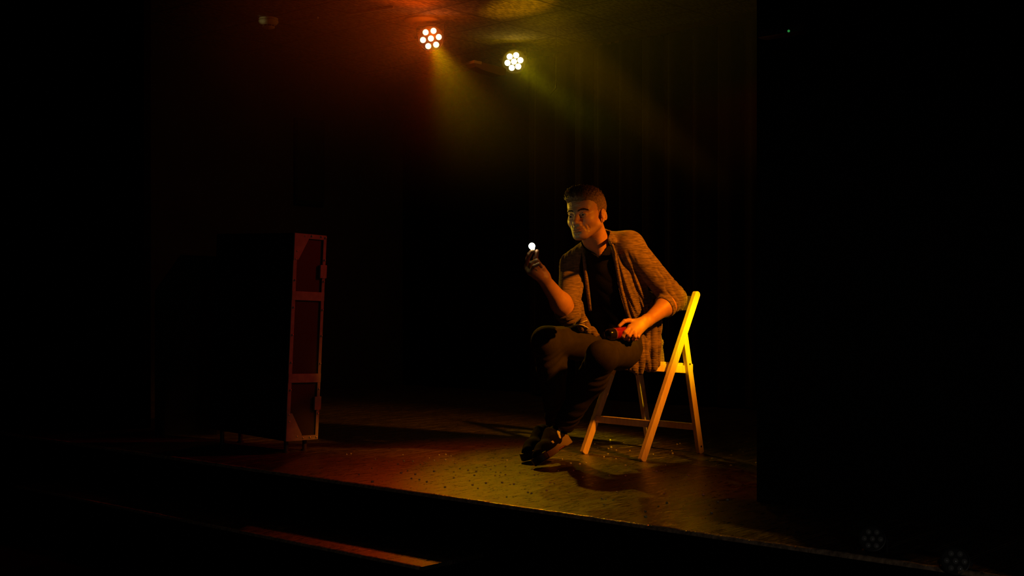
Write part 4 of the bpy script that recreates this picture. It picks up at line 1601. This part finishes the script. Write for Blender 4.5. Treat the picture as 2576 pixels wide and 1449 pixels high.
c5 = [(350, 67), (530, 107), (660, 133), (378, 146), (407, 188), (512, 194), (540, 181), (590, 208), (725, 211), (510, 248), (470, 275), (587, 293), (58, 298),
      (140, 340), (228, 348), (682, 363), (258, 478), (520, 460), (680, 463), (597, 622), (487, 693), (450, 688), (470, 745), (1190, 152), (1218, 143), (1138, 213),
      (1147, 242), (955, 250), (1078, 358), (960, 415), (990, 420), (1065, 637), (1090, 732), (1005, 763), (880, 868), (878, 815), (1508, 138), (1595, 163), (1632, 194), (1650, 184),
      (1538, 294), (1580, 360), (1722, 361), (1728, 260), (1878, 130), (1950, 158), (1843, 232), (1850, 195), (1817, 206), (1915, 200), (1915, 239), (1970, 338),
      (1898, 92), (1595, 720), (1532, 830), (1687, 702), (1262, 218), (730, 410), (600, 415), (560, 700), (1518, 110), (1605, 83), (1300, 460), (1450, 650)]
pix = [(800 + a / 3.68, 1080 + b / 3.68) for a, b in c4] + [(1400 + a / 3.927, 1080 + b / 3.927) for a, b in c5]
big = {(785, 238), (1075, 293), (948, 327), (1728, 260), (510, 248), (407, 188)}
for i, (px, py) in enumerate(pix):
    p = on_floor(px, py)
    if (p - O).dot(N) < .03: continue
    o = bpy.data.objects.new('confetti_piece', cm_)
    COL.objects.link(o)
    o.location = (p.x, p.y, .0003)
    o.rotation_euler = (0, 0, rng.uniform(0, 6.28))
    k = rng.uniform(.6, 1.15)
    o.scale = (k, k, k)
    if px < 1345:
        tag(o, 'tiny pale speck of confetti on the boards left of the shoes', 'confetti', 'confetti specks left of the shoes')
    elif py < 1175:
        tag(o, 'tiny pale speck of confetti on the boards around the chair feet', 'confetti', 'confetti specks around the chair feet')
    else:
        tag(o, 'tiny pale speck of confetti in front of the chair towards the stage edge', 'confetti', 'confetti specks between the chair and the stage edge')

# ================================================================== HAZE (thin theatrical smoke over the stage)
hz = stbox('stage_haze', -5.4, .15, .75, 4.05, 1.15, CEIL - .01, None)
hz.data.materials.clear()
hm = bpy.data.materials.new('thin_haze'); hm.use_nodes = True
nt = hm.node_tree
nt.nodes.clear()
out = nt.nodes.new('ShaderNodeOutputMaterial'); sc_ = nt.nodes.new('ShaderNodeVolumeScatter')
sc_.inputs['Anisotropy'].default_value = .2
tc = nt.nodes.new('ShaderNodeTexCoord'); sp = nt.nodes.new('ShaderNodeSeparateXYZ')
nt.links.new(tc.outputs['Object'], sp.inputs[0])
mr = nt.nodes.new('ShaderNodeMapRange'); mr.inputs[1].default_value = -.78; mr.inputs[2].default_value = .75
nt.links.new(sp.outputs['Z'], mr.inputs[0])
pw = nt.nodes.new('ShaderNodeMath'); pw.operation = 'POWER'; pw.inputs[1].default_value = 2.0
nt.links.new(mr.outputs[0], pw.inputs[0])
ml = nt.nodes.new('ShaderNodeMath'); ml.operation = 'MULTIPLY'; ml.inputs[1].default_value = .15
nt.links.new(pw.outputs[0], ml.inputs[0]); nt.links.new(ml.outputs[0], sc_.inputs['Density'])
nt.links.new(sc_.outputs[0], out.inputs['Volume'])
hz.data.materials.append(hm)
tag(hz, 'thin smoke haze glowing under the hanging lamps', 'haze', kind='stuff')
